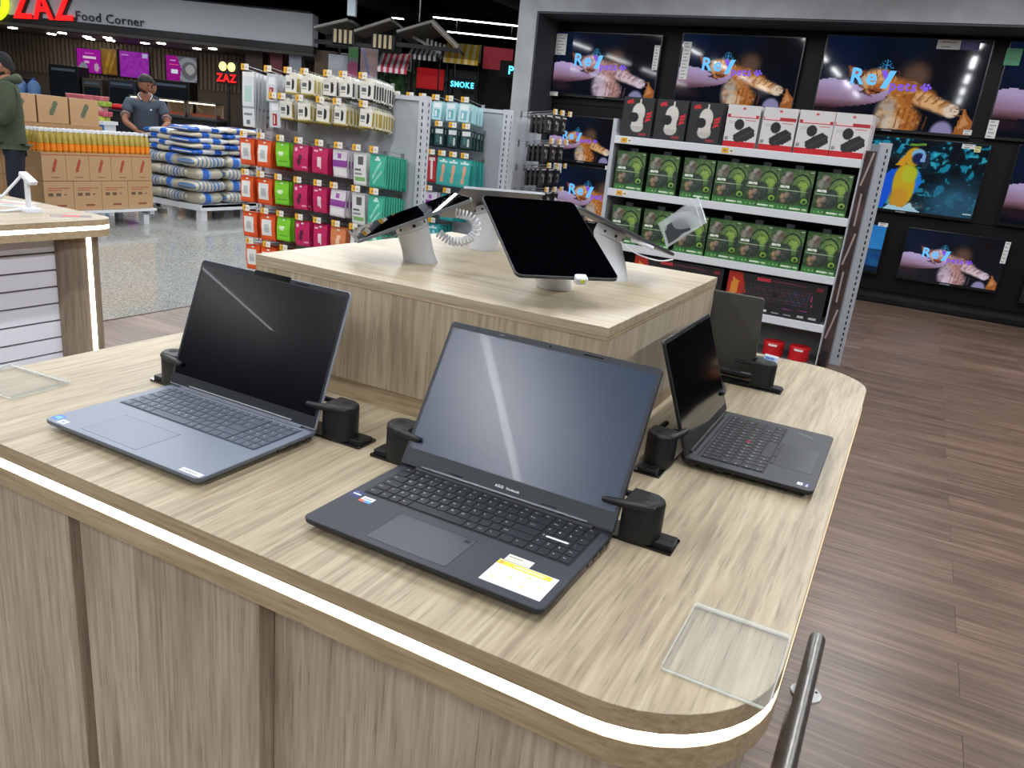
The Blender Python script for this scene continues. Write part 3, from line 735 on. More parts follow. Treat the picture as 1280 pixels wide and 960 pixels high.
acrylic('clear acrylic sign holder with bright edges at the left edge of the picture', -1.418, 0.800, R(4), 0.16, 0.115)
# ---------------------------------------------------------------- tablets on white stands
M_ALU = mat('tablet_aluminium', '#8d9096', 0.35, metal=0.6)
M_ALUD = mat('tablet_grey_back', '#55575c', 0.4, metal=0.4)
M_TSCR = mat('tablet_glass', '#020204', 0.012, spec=0.15)
def tablet_set(labs, bx, by, bz, cx, cy, cz, yaw, tilt, w, h, metal, roll=0.0):
    ti = thing('tablet', labs[0], 'tablet', (cx, cy, cz))
    ti.rotation_euler = (Matrix.Rotation(yaw, 3, 'Z') @ Matrix.Rotation(tilt, 3, 'X') @ Matrix.Rotation(roll, 3, 'Z')).to_euler()
    body = MB().rbox(-w / 2, w / 2, -h / 2, h / 2, [(-0.0068, 0.0010), (-0.0058, 0), (-0.0010, 0), (-0.0002, 0.0008)], 0.012, seg=6).build('case', metal, ti, smooth=30)
    MB().rbox(-w / 2 + 0.0014, w / 2 - 0.0014, -h / 2 + 0.0014, h / 2 - 0.0014, [(-0.0002, 0), (0.0001, 0.0003)], 0.011, seg=6).build('screen', M_TSCR, ti)
    q = MB()
    for i in range(9):
        for sx in (-1, 1): q.box(sx * w * 0.26 - 0.009 + i * 0.0022, sx * w * 0.26 - 0.0078 + i * 0.0022, -h / 2 - 0.0002, -h / 2 + 0.001, -0.0045, -0.0028); q.box(sx * w * 0.26 - 0.009 + i * 0.0022, sx * w * 0.26 - 0.0078 + i * 0.0022, h / 2 - 0.001, h / 2 + 0.0002, -0.0045, -0.0028)
    stuff(q.build('speaker_slots', M_BLACK2, ti))
    # stand
    st = thing('tablet_stand', labs[1], 'stand', (bx, by, bz))
    M = ti.rotation_euler.to_matrix(); ctr = Vector((cx, cy, cz)) + M @ Vector((0, 0, -0.0095)) - Vector((bx, by, bz)); nrm = M @ Vector((0, 0, 1))
    hx = M @ Vector((1, 0, 0)); hy = M @ Vector((0, 1, 0))
    n = 24; rings = []
    low = [(0.036, 0.0, 0), (0.0368, 0.0, 0.003), (0.0345, 0.004, 0.02)]
    for r_, _, z_ in low:
        c_ = Vector((ctr.x, ctr.y, 0)) * (z_ / max(ctr.z, 0.05))
        rings.append([(c_.x + r_ * math.cos(2 * PI * i / n), c_.y + r_ * math.sin(2 * PI * i / n), z_) for i in range(n)])
    def discring(c, r_): 
        a0 = Vector((1, 0, 0)); a0 = (a0 - nrm * a0.dot(nrm)).normalized(); b0 = nrm.cross(a0)
        return [tuple(c + (a0 * math.cos(2 * PI * i / n) + b0 * math.sin(2 * PI * i / n)) * r_) for i in range(n)]
    rings.append(discring(ctr - nrm * 0.0215, 0.0345))
    MB().loft(rings).build('pedestal', M_WHITE, st, smooth=50)
    MB().loft([discring(ctr - nrm * 0.0205, 0.0350), discring(ctr - nrm * 0.0035, 0.0350), discring(ctr + nrm * 0.000, 0.0335)]).build('head', M_WHITE, st, smooth=40)
    q = MB(); 
    for rr_ in (1, -1):
        p = ctr - nrm * 0.011 + hx * 0.0352 * rr_; q.cyl(tuple(p - hx * 0.001), tuple(p + hx * 0.0006 * rr_ + hx * 0.001 * rr_), 0.0035, n=8)
    for ang in (-2.4, -0.9, 0.8, 2.4):
        p = ctr - nrm * 0.011 + (hx * math.cos(ang) + hy * math.sin(ang)) * 0.0346; d = (hx * math.cos(ang) + hy * math.sin(ang)); q.cyl(tuple(p), tuple(p + d * 0.001), 0.0030, n=8)
    q.build('port', M_BLACK, st)
    return ti, st, M, ctr
def coil(par, pts, r, wire, turns, name='coiled_cable', mat_=None):
    P = [Vector(p) for p in pts]; seg = []
    for i in range(len(P) - 1): seg.append((P[i + 1] - P[i]).length)
    tot = sum(seg); out = []; N = turns * 10
    for k in range(N + 1):
        d = tot * k / N; i = 0
        while i < len(seg) - 1 and d > seg[i]: d -= seg[i]; i += 1
        p = P[i].lerp(P[i + 1], min(1, d / seg[i])); t_ = (P[i + 1] - P[i]).normalized()
        a = t_.cross(Vector((0.13, 0.2, 1))).normalized(); b_ = t_.cross(a)
        ph = 2 * PI * k / 10; out.append(tuple(p + (a * math.cos(ph) + b_ * math.sin(ph)) * r))
    return MB().tube(out, wire, n=5).build(name, mat_ or M_WHITE, par, smooth=60)
def smooth_path(pts, n=8):
    P = [Vector(p) for p in pts]; P = [P[0]] + P + [P[-1]]; out = []
    for i in range(1, len(P) - 2):
        for k in range(n):
            t = k / n; a, b_, c_, d_ = P[i - 1], P[i], P[i + 1], P[i + 2]
            out.append(tuple(0.5 * ((2 * b_) + (c_ - a) * t + (2 * a - 5 * b_ + 4 * c_ - d_) * t * t + (3 * b_ - a - 3 * c_ + d_) * t ** 3)))
    out.append(tuple(P[-2])); return out
tF = tablet_set(('black screen tablet on a white stand, front one on top of the oak box', 'white round stand under the front tablet on the oak box'),
                -0.606, 1.392, 1.15, -0.587, 1.290, 1.263, R(46), R(23.3), 0.190, 0.264, M_ALUD)
tL = tablet_set(('tablet with green reflection on its glass, left one on top of the oak box', 'white round stand under the left tablet, coiled cable behind it'),
                -0.930, 1.400, 1.15, -0.945, 1.364, 1.248, R(-50), R(23.5), 0.1785, 0.2475, M_ALU, R(4.6))
tB = tablet_set(('silver tablet facing away, at the back of the oak box', 'white round stand under the tablet that faces away at the back'),
                -0.944, 1.700, 1.15, -0.940, 1.700, 1.262, R(-135), R(21), 0.195, 0.26, M_ALUD)
ti, st, M, ctr = tB
MB().rbox(-0.195/2 - .0004, 0.195/2 + .0004, 0.13 - 0.001, 0.1304, [(-0.0062, 0), (-0.0008, 0)], 0.0005, seg=1).build('edge_trim', mat('edge_silver', '#b9bdc4', 0.3, metal=0.3), ti)
tR = tablet_set(('grey tablet seen from below its edge, right one on top of the oak box', 'white round stand under the right tablet, partly hidden by the front tablet'),
                -0.570, 1.615, 1.15, -0.590, 1.640, 1.262, R(133), R(20), 0.1785, 0.2475, M_ALUD)
# security sensor plug on the front tablet's lower edge
q = MB(); q.rbox(-0.011, 0.011, -0.008, 0.008, [(-0.008, 0.001), (0.003, 0), (0.005, 0.002)], 0.004, seg=3)
ti, st, M, ctr = tF
Mt = Matrix.Translation((0.02, -0.132 - 0.004, 0)); q.v = [tuple(Mt @ Vector(p)) for p in q.v]
pl = q.build('cable_plug', M_WHITE, ti, smooth=40)
q = MB().box(0.017, 0.024, -0.1445, -0.1425, -0.004, 0.003); q.build('indicator', mat('indicator_yellow', '#d8e23a', 0.4), pl)
# left tablet: coiled cable arching behind, and thin lead with sensor at its lower corner
ti, st, M, ctr = tL
coil(st, smooth_path([(0.020, 0.030, 0.062), (0.045, 0.045, 0.048), (0.070, 0.055, 0.050), (0.092, 0.06, 0.066), (0.096, 0.06, 0.088), (0.080, 0.055, 0.104), (0.05, 0.045, 0.108)], 6), 0.0085, 0.0022, 22)
MB().tube(smooth_path([(-0.024, -0.02, 0.070), (-0.055, -0.04, 0.045), (-0.088, -0.050, 0.048), (-0.108, -0.055, 0.045)], 6), 0.0016, n=6).build('lead', M_WHITE, st, smooth=60)
MB().rbox(-0.125, -0.100, -0.064, -0.046, [(0.038, 0.001), (0.040, 0), (0.048, 0), (0.050, 0.001)], 0.003, seg=3).build('cable_plug', M_WHITE, st, smooth=40)
ti, st, M, ctr = tB
coil(st, [(0.03, -0.02, 0.06), (0.055, -0.01, 0.055), (0.075, 0.0, 0.065), (0.09, 0.01, 0.085)], 0.006, 0.0017, 10)
ti, st, M, ctr = tR
MB().tube(smooth_path([(0.02, -0.03, 0.085), (0.06, -0.03, 0.066), (0.10, 0.0, 0.055), (0.125, 0.02, 0.060)], 6), 0.0017, n=6).build('lead', M_WHITE, st, smooth=60)
MB().tube([(0.04, -0.022, 0.094), (0.085, -0.003, 0.079)], [0.0045, 0.0045], n=8).build('cable_plug', M_WHITE, st, smooth=60)
# clear zip bag standing behind the right tablet
M_FILM = mat('clear_film', '#dfe4ea', 0.15, alpha=0.42, spec=1.0)
t = thing('zip_bag', 'clear plastic zip bag with a dark card inside, propped behind the right tablet', 'bag', (-0.475, 1.74, 1.235))
nx, ny = 14, 10; vs = []; fs = []
for j in range(ny + 1):
    for i in range(nx + 1):
        u_, v_ = i / nx, j / ny
        bulge = 0.006 * math.sin(PI * u_) * math.sin(PI * v_) + 0.002 * math.sin(9 * u_ + 5 * v_)
        vs.append((u_ * 0.125 - 0.03, bulge, v_ * 0.062))
for j in range(ny):
    for i in range(nx):
        a = j * (nx + 1) + i; fs.append((a, a + 1, a + nx + 2, a + nx + 1))
Tb = Matrix.Rotation(R(-27), 4, 'Z') @ Matrix.Rotation(R(-35), 4, 'Y')
q = MB(); q.M = Tb; q.add(vs, fs); q.build('film', M_FILM, t, smooth=80)
q = MB(); q.M = Tb; q.add([(x, y + 0.004 - 2 * (y), z) for x, y, z in vs], [tuple(reversed(f)) for f in fs]); q.build('film', M_FILM, t, smooth=80)
q = MB(); q.M = Tb; q.box(-0.02, 0.05, 0.0005, 0.002, 0.006, 0.046); q.build('card', mat('card_dark', '#3c4145', 0.5), t)
q = MB(); q.M = Tb; q.tube([(0.080, 0.003, 0.0), (0.080, 0.004, 0.031), (0.080, 0.003, 0.062)], 0.0013, n=5); q.tube([(0.094, 0.003, 0.0), (0.094, 0.003, 0.062)], 0.0012, n=5); q.build('zip_seal', mat('seal_white', '#e8eef2', 0.3), t)
q = MB(); q.tube([(0.068, -0.025, 0.06), (0.10, -0.03, 0.062), (0.12, -0.02, 0.060)], 0.002, n=5)

# ---------------------------------------------------------------- things on the left table
t = thing('phone_stand', 'white security phone stand with a bent arm and cable on the left table', 'stand', (-3.44, 2.09, 0.9))
MB().rbox(-0.045, 0.045, -0.035, 0.035, [(0, 0), (0.014, 0), (0.018, 0.003)], 0.008, seg=3).build('base', M_WHITE, t, smooth=40)
MB().box(-0.012, 0.010, -0.006, 0.006, 0.016, 0.150).build('post', M_WHITE, t)
q = MB(); q.M = Matrix.Translation((0, 0, 0.148)) @ Matrix.Rotation(R(25), 4, 'Y'); q.rbox(-0.03, 0.055, -0.018, 0.018, [(-0.008, 0), (0.006, 0), (0.008, 0.002)], 0.006, seg=3); q.build('holder', M_WHITE, t, smooth=40)
MB().tube(smooth_path([(-0.02, -0.01, 0.15), (-0.035, -0.05, 0.10), (-0.05, -0.09, 0.055), (-0.075, -0.13, 0.045), (-0.07, -0.17, 0.01), (-0.01, -0.12, 0.004), (0.0, -0.04, 0.01)], 8), 0.006, n=8).build('cable', M_WHITE, t, smooth=60)
def flat_card(label, x, y, rz, w, d, cv, cat='card', name='price_card'):
    t = thing(name, label, cat, (x, y, 0.9), rz)
    MB().box(-w / 2, w / 2, -d / 2, d / 2, 0.0, 0.0012).build('board', M_WHITE, t)
    ob('print', cv.grid(w, d, Matrix.Translation((0, -d / 2, 0.0014)) @ Matrix.Rotation(-PI / 2, 4, 'X'), PIC_PRT), t)
flat_card('grey leaflet with a red middle lying near the far corner of the left table', -3.26, 2.16, R(60), 0.16, 0.07, Cv(24, 8, '#6d5a58').rect(.3, .2, .7, .9, '#e0293a').rect(.05, .3, .25, .6, '#a38c88'))
flat_card('white leaflet with a yellow mark beside the phone stand', -3.62, 2.14, R(40), 0.14, 0.10, Cv(24, 16, '#b9bcbd').rect(.5, .3, .8, .6, '#c9d447').rect(.1, .5, .4, .7, '#72757a'))
flat_card('dark and white leaflet at the near end of the left table', -3.28, 1.78, R(70), 0.15, 0.10, Cv(24, 16, '#4d514d').rect(.4, 0, .6, 1, '#d8d6c8'))
flat_card('pink edged white leaflet behind the phone stand', -3.75, 2.19, R(20), 0.22, 0.08, Cv(24, 12, '#d9d9d4').rect(0, 0, 1, .3, '#e07a86').rect(.1, .5, .5, .8, '#9aa39a'))
# ---------------------------------------------------------------- packets and boxes with printed fronts
def printed_box(name, cv, W, D, H, side='#888888', m=None, hang=False, taper=0.0, tab=None):
    """one mesh: printed front (facing -Y) and plain sides; base at z=0, or hanging below z=0"""
    h, w = cv.h, cv.w; z0 = -H if hang else 0.0
    xs = np.linspace(-W / 2, W / 2, w + 1); zs = np.linspace(z0 + H, z0, h + 1)
    def yy(z): return taper * (1 - abs((z - z0) / H * 2 - 1)) * -0.5
    V = [(x, yy(z), z) for z in zs for x in xs]
    F = [(i * (w + 1) + j, (i + 1) * (w + 1) + j, (i + 1) * (w + 1) + j + 1, i * (w + 1) + j + 1) for i in range(h) for j in range(w)]
    nF = len(F); n = len(V)
    a, b_, c_, d_ = (-W / 2, z0), (W / 2, z0), (W / 2, z0 + H), (-W / 2, z0 + H)
    V += [(a[0], 0, a[1]), (b_[0], 0, b_[1]), (c_[0], 0, c_[1]), (d_[0], 0, d_[1]), (a[0], D, a[1]), (b_[0], D, b_[1]), (c_[0], D, c_[1]), (d_[0], D, d_[1])]
    F += [(n, n + 4, n + 5, n + 1), (n + 1, n + 5, n + 6, n + 2), (n + 2, n + 6, n + 7, n + 3), (n + 3, n + 7, n + 4, n), (n + 5, n + 4, n + 7, n + 6)]
    ex = []
    if tab:
        for (x0, x1, za, zb, col) in tab:
            k = len(V); ya, yb = (D * .18, D * .85) if x0 > 0.04 else (D * .4, D * .6); V += [(x0, ya, za), (x1, ya, za), (x1, ya, zb), (x0, ya, zb), (x0, yb, za), (x1, yb, za), (x1, yb, zb), (x0, yb, zb)]
            F += [(k, k + 1, k + 2, k + 3), (k + 5, k + 4, k + 7, k + 6), (k, k + 3, k + 7, k + 4), (k + 1, k + 5, k + 6, k + 2), (k + 3, k + 2, k + 6, k + 7)]; ex += [col] * 5
    me = bpy.data.meshes.new(name); me.from_pydata(V, [], F)
    at = me.color_attributes.new('Col', 'FLOAT_COLOR', 'CORNER')
    A = cv.a; l = np.where(A <= 0.04045, A / 12.92, ((A + 0.055) / 1.055) ** 2.4)
    buf = np.ones((len(F), 4, 4)); buf[:nF, :, :3] = l.reshape(h * w, 1, 3); buf[nF:nF + 5, :, :3] = lin(side)
    for i, col in enumerate(ex): buf[nF + 5 + i, :, :3] = lin(col)
    at.data.foreach_set('color', buf.ravel()); me.materials.append(m or PIC_PRT)
    return me

ORD = ['first', 'second', 'third', 'fourth', 'fifth', 'sixth', 'seventh', 'eighth', 'ninth', 'tenth', 'eleventh', 'twelfth']
hq = MB(); hq.tube([(-0.006, 0, 0), (-0.006, -0.26, 0.03), (-0.006, -0.275, 0.045)], 0.0022, n=5); hq.tube([(0.006, 0, 0.022), (0.006, -0.28, 0.052)], 0.0018, n=5); hq.box(-0.014, 0.014, -0.003, 0.0, -0.012, 0.034)
hook_me = hq.build('hook', mat('zinc_wire', '#a8abb0', 0.3, metal=0.8), mesh_only=True)
tq = MB(); tq.k = 0; tq.box(-0.034, -0.004, -0.2875, -0.2865, 0.026, 0.064); tq.k = 1; tq.box(-0.004, 0.034, -0.2875, -0.2865, 0.026, 0.064); tq.k = 2; tq.box(-0.018, -0.008, -0.2880, -0.2876, 0.038, 0.050); tq.box(0.006, 0.020, -0.2880, -0.2876, 0.040, 0.043); tq.box(0.006, 0.016, -0.2880, -0.2876, 0.046, 0.048)
tag_me = tq.build('price_tag', [M_TAGY, M_TAGW, mat('tag_ink', '#8a6a3a', 0.6)], mesh_only=True)
def hook(par, x, y, z, rz=0.0, tagged=True):
    h = ob('hook', hook_me, par, (x, y, z), (R(-1), 0, rz + random.uniform(-.02, .02)))
    if tagged: ob('price_tag', tag_me, h, (random.uniform(-.004, .004), 0, 0), (0, 0, random.uniform(-.06, .02)))
    return h
def rack(name, label, x0, x1, y, zt, cat='rack', both=True):
    t = thing(name, label, cat, ((x0 + x1) / 2, y, 0)); W = (x1 - x0) / 2
    nP = 1
    MB().box(-W + 0.03, W - 0.03, 0.0, 0.012, 0.12, zt - 0.01).build('back_panel', mat('rack_panel', '#b4b8bf', 0.55), t)
    for sx in (-1, 1):
        q = MB(); q.rbox(sx * (W - 0.0) - 0.03, sx * (W - 0.0) + 0.03, -0.02, 0.035, [(0, 0), (zt, 0)], 0.003, seg=1)
        up = q.build('upright', mat('rack_upright', '#c8ccd4', 0.45), t)
        s = MB(); z = 0.1
        while z < zt - 0.04:
            s.box(sx * W - 0.0045, sx * W + 0.0045, -0.0206, -0.0199, z, z + 0.022)
            s.box(sx * W + sx * 0.0299, sx * W + sx * 0.0306, 0.001, 0.010, z, z + 0.022) if sx > 0 else None
            z += 0.04
        stuff(s.build('slots', M_BLACK2, up))
    MB().box(-W + 0.03, W - 0.03, -0.012, 0.018, zt - 0.03, zt - 0.005).build('top_rail', MATS['rack_upright'], t)
    bs_ = MB(); bs_.box(-W, W, -0.38, 0.0, 0.10, 0.13); bs_.box(-W, W, -0.36, -0.34, 0, 0.10); bs_.build('base_shelf', M_WHITEM, t)
    return t

def hang(par, me, nm, cat, label, group, x, yp, z, n, pitch=None, y0=-0.26, z_off=0.012, skew=0.0, rz=0.0, hooktag=True):
    """n packets on one hook; the first is the front one"""
    O = par.location
    hook(par, x - O.x, yp - O.y, z, rz, hooktag)
    cz, sz = math.cos(rz), math.sin(rz)
    for i in range(n):
        d = y0 + (pitch or 0.024) * i + random.uniform(-.003, .003)
        lz = z - 0.030 * (1 + d / 0.28) + 0.030 + z_off - 0.012
        o = ob(nm, me, None, (x - d * sz * 1.0, yp + d * cz, z + 0.10 * (-d) - 0.004), (R(random.uniform(-3, 3)), R(random.uniform(-2.5, 2.5) + (skew if i == n - 1 else 0)), rz + R(random.uniform(-5, 5))))
        tag(o, label + (', front one' if i == 0 else ', ' + ORD[i] + ' from front'), cat, group)

# ---- packet designs
def cv_pouch(col, dark, win=None, mark=None):
    c = Cv(12, 16, col).rect(0, .93, 1, 1, dark).rect(.38, .90, .62, .96, '#e8e8e8').rect(0, 0, 1, .05, dark)
    if win: c.rect(win[0], win[1], win[2], win[3], '#e6e6e2').rect(win[0] + .1, win[1] + .12, win[2] - .1, win[3] - .2, '#b9bdc0')
    if mark: mark(c)
    return c
me_orange = printed_box('pouch', cv_pouch('#e0561f', '#c84510', (.12, .18, .72, .84)), 0.125, 0.012, 0.175, '#d9521c', hang=True, taper=0.014)
me_green = printed_box('pouch', cv_pouch('#7fd02c', '#62b51e', None, lambda c: c.ell(.4, .55, .16, .10, '#d8f0c0').rect(.2, .2, .8, .26, '#5fae20')), 0.115, 0.012, 0.155, '#74c428', hang=True, taper=0.014)
me_mag = printed_box('pouch', cv_pouch('#c21e5c', '#a3154a', None, lambda c: c.poly([(.2, .25), (.45, .2), (.6, .6), (.4, .65)], '#5a1430').rect(.6, .1, .9, .16, '#e8a0bc').rect(.1, .75, .25, .85, '#f0c4d4')), 0.12, 0.010, 0.165, '#b51a55', hang=True, taper=0.012)
me_mag2 = printed_box('pouch', cv_pouch('#c21e5c', '#a3154a', None, lambda c: c.poly([(.3, .25), (.6, .2), (.62, .6), (.36, .62)], '#ead0d8').rect(.1, .8, .3, .88, '#f0c4d4')), 0.12, 0.010, 0.165, '#b51a55', hang=True, taper=0.012)
me_pur = printed_box('pouch', cv_pouch('#d9d3dc', '#c9c2cc', None, lambda c: c.rect(0, .38, 1, .60, '#8d3f9a').rect(.3, .7, .6, .88, '#a05aac').rect(.1, .08, .9, .3, '#eceaec')), 0.115, 0.014, 0.17, '#cfc8d2', hang=True, taper=0.014)
me_grey = printed_box('pouch', cv_pouch('#dcdedd', '#c4c6c6', None, lambda c: c.rect(.3, .60, .75, .88, '#55585c').rect(.1, .1, .9, .22, '#7fb06a').rect(.12, .3, .7, .36, '#8a8d90').rect(.12, .44, .6, .5, '#5b5e62')), 0.105, 0.012, 0.20, '#c9cccb', hang=True, taper=0.006)
me_teal = printed_box('pouch', cv_pouch('#3fae93', '#2f957d', None, lambda c: c.line(.2, .3, .7, .75, .08, '#8fd8c4').line(.3, .15, .8, .5, .05, '#a9e4d4').rect(.3, .8, .7, .9, '#c9eee2')), 0.12, 0.012, 0.20, '#48b398', hang=True, taper=0.014)
me_teal2 = printed_box('pouch', cv_pouch('#2fa5a5', '#1f8a8c', None, lambda c: c.poly([(.3, .2), (.6, .15), (.75, .7), (.5, .75)], '#a8dfe0').rect(.2, .8, .8, .9, '#d8eef0')), 0.12, 0.012, 0.20, '#2a9a9b', hang=True, taper=0.012)
me_coral = printed_box('pouch', cv_pouch('#d98252', '#c06a3e', None, lambda c: c.poly([(.3, .2), (.55, .2), (.65, .7), (.4, .72)], '#f0c8a8')), 0.12, 0.012, 0.16, '#cf7a4c', hang=True, taper=0.012)
me_tcor = printed_box('pouch', cv_pouch('#3fb0a8', '#2f9a94', None, lambda c: c.poly([(.35, .15), (.6, .15), (.65, .75), (.45, .75)], '#e8a888').rect(.15, .82, .85, .9, '#d8efe8')), 0.105, 0.012, 0.21, '#379f98', hang=True, taper=0.012)
me_redp = printed_box('pouch', cv_pouch('#b8202c', '#8a1620', None, lambda c: c.rect(.35, .1, .6, .9, '#e8e4e0').rect(.2, .8, .8, .95, '#d8d0cc')), 0.08, 0.012, 0.20, '#a81c28', hang=True)
me_long = printed_box('pouch', Cv(10, 24, '#d9dde0').rect(.0, .35, 1, .36, '#9aa0a4').rect(.2, .45, .8, .75, '#b0cfc6').rect(.15, .2, .85, .26, '#7d8286').rect(.3, .05, .6, .12, '#6a6f74').rect(0, .93, 1, 1, '#f0f2f4'), 0.115, 0.012, 0.345, '#b9bec2', hang=True, taper=0.01)
me_clear = printed_box('pouch', Cv(10, 16, '#c9ced2').rect(.3, .05, .7, .5, '#a8202c').rect(.2, .6, .8, .9, '#e6e8ea').rect(.42, .1, .5, .45, '#e0dcd8'), 0.09, 0.012, 0.17, '#b4babf', hang=True, taper=0.006)
def cv_ph(band): return Cv(14, 14, '#e3e1d8').rect(0, .88, 1, 1, '#f2f1ea').ell(.66, .5, .12, .30, '#16171a').rect(.08, .45, .45, .62, '#5d5f62').rect(.08, .3, .4, .36, '#a09f98').rect(0, 0, 1, .05, band)
me_pb = printed_box('cable_box', cv_ph('#3a3c40'), 0.100, 0.024, 0.110, '#d2d1ca', hang=True, tab=[(-.025, .025, 0, .02, '#ecebe4'), (.049, .0508, -.098, -.02, '#2c2e33')])
me_py = printed_box('cable_box', cv_ph('#b8a24a'), 0.100, 0.024, 0.110, '#dcd6bc', hang=True, tab=[(-.025, .025, 0, .02, '#ecebe4'), (.049, .0508, -.098, -.02, '#a38f35')])
me_ear = printed_box('blister_pack', Cv(10, 12, '#bfe0e4').rect(.2, .1, .8, .6, '#6fb4c0').rect(.1, .7, .9, .95, '#e8f0f2').rect(.3, .2, .5, .5, '#e8ecee'), 0.085, 0.018, 0.13, '#9ecdd4', hang=True)
me_blk = printed_box('blister_pack', Cv(10, 12, '#1f3f40').rect(.1, .65, .9, .95, '#d8dadb').rect(.2, .2, .5, .55, '#35686a').rect(.6, .1, .85, .5, '#c3c6c8'), 0.085, 0.018, 0.13, '#20393b', hang=True)
me_card = printed_box('card_pack', Cv(10, 12, '#17181b').rect(0, .88, 1, 1, '#e0ddd8').ell(.35, .62, .10, .12, '#b9a59a').rect(.6, .2, .85, .7, '#8c8a86').rect(.15, .15, .5, .35, '#5c4a44'), 0.085, 0.020, 0.125, '#26262a', hang=True)

RK = rack('accessory_rack', 'grey steel accessory rack nearest the oak table, full of orange, pink and teal packets', -4.28, -2.90, 4.30, 1.60)
yp = 4.30
def row(z, items, yoff=-0.26, rown=''):
    used = {}
    for (x, me, nm, what, n) in items:
        used[what] = used.get(what, 0) + 1
        k = used[what]
        which = what + ', ' + rown + ' row of near rack'
        more = sum(1 for it in items if it[3] == what)
        if more > 1: which += ', ' + ORD[k - 1] + ' such stack'
        hang(RK, me, nm, 'packet' if nm != 'cable_box' else 'box', which, which + ' (stack)', x, yp, z, n, 0.24 / max(n, 6), yoff, skew=(18 if what.endswith('box') else 0))
row(1.625, [(-4.13, me_long, 'packet', 'long clear and white packet', 7), (-3.92, me_clear, 'packet', 'clear packet with red stripe', 4),
            (-3.76, me_py, 'cable_box', 'white cable box', 7), (-3.62, me_py, 'cable_box', 'white cable box', 7), (-3.44, me_pb, 'cable_box', 'white cable box', 5), (-3.31, me_pb, 'cable_box', 'white cable box', 6),
            (-3.15, me_pb, 'cable_box', 'white cable box', 9)], rown='top')
row(1.465, [(-3.90, me_clear, 'packet', 'clear packet with red stripe', 5), (-3.80, me_py, 'cable_box', 'white and yellow cable box', 6), (-3.65, me_py, 'cable_box', 'white and yellow cable box', 6),
            (-3.49, me_py, 'cable_box', 'white and yellow cable box', 8), (-3.35, me_py, 'cable_box', 'white and yellow cable box', 8), (-3.15, me_py, 'cable_box', 'white and yellow cable box', 9)], rown='second')
for zi, (z, rn) in enumerate(((1.205, 'third'), (0.955, 'fourth'))):
    row(z, [(-4.15, me_orange, 'packet', 'orange packet with white window', 7), (-3.985, me_orange, 'packet', 'orange packet with white window', 7), (-3.83, me_green, 'packet', 'lime green packet', 7),
            (-3.665, me_mag, 'packet', 'magenta packet', 8), (-3.50, me_mag2, 'packet', 'magenta packet', 8), (-3.345, me_pur, 'packet', 'white packet with purple band', 7),
            (-3.185, me_grey, 'packet', 'white packet with black square', 6), (-3.045, me_teal, 'packet', 'teal packet', 9)], rown=rn)
row(0.715, [(-4.12, me_orange, 'packet', 'orange packet with white window', 6), (-3.96, me_orange, 'packet', 'orange packet with white window', 6), (-3.81, me_green, 'packet', 'lime green packet', 6),
            (-3.645, me_mag, 'packet', 'magenta packet', 8), (-3.49, me_mag2, 'packet', 'magenta packet', 6), (-3.34, me_coral, 'packet', 'coral orange packet', 6),
            (-3.185, me_grey, 'packet', 'white packet with black square', 5), (-3.045, me_teal, 'packet', 'teal packet', 5)], rown='fifth')
row(0.49, [(-4.10, me_orange, 'packet', 'orange packet with white window', 6), (-3.95, me_orange, 'packet', 'orange packet with white window', 6), (-3.79, me_green, 'packet', 'lime green packet', 4)], rown='sixth')

RK2 = rack('accessory_rack', 'grey steel accessory rack behind the near one, with teal and orange packets', -4.28, -2.93, 5.47, 1.60)
def row2(z, items, rown, yoff=-0.27, n=5):
    cntw = {}
    for (x, me, nm, what) in items:
        cntw[what] = cntw.get(what, 0) + 1
        more = sum(1 for it in items if it[3] == what)
        w = what + ', ' + rown + ' row of rear rack' + ((', ' + ORD[cntw[what] - 1] + ' such stack') if more > 1 else '')
        hang(RK2, me, nm, 'packet', w, w + ' (stack)', x, 5.47, z, n, 0.045, yoff)
row2(1.585, [(x, me_ear, 'blister_pack', 'pale blue blister pack') for x in (-3.75, -3.63, -3.51, -3.39, -3.27, -3.15)], 'top')
row2(1.40, [(x, me_blk, 'blister_pack', 'dark green blister pack') for x in (-3.72, -3.60, -3.48, -3.36, -3.24, -3.12)], 'second')
row2(1.19, [(-3.80, me_orange, 'packet', 'orange packet'), (-3.66, me_teal2, 'packet', 'blue-green packet'), (-3.54, me_teal2, 'packet', 'blue-green packet'), (-3.41, me_redp, 'packet', 'red and white packet'),
            (-3.30, me_tcor, 'packet', 'teal packet with coral strip'), (-3.21, me_tcor, 'packet', 'teal packet with coral strip'), (-3.11, me_tcor, 'packet', 'teal packet with coral strip')], 'third')
row2(0.92, [(-3.80, me_coral, 'packet', 'orange packet'), (-3.66, me_teal2, 'packet', 'blue-green packet'), (-3.53, me_teal2, 'packet', 'blue-green packet'), (-3.40, me_pur, 'packet', 'white and purple packet'), (-3.24, me_teal2, 'packet', 'blue-green packet')], 'fourth')
row2(0.68, [(-3.80, me_orange, 'packet', 'orange packet'), (-3.66, me_teal2, 'packet', 'blue-green packet'), (-3.53, me_teal2, 'packet', 'blue-green packet'), (-3.36, me_teal2, 'packet', 'blue-green packet')], 'fifth')
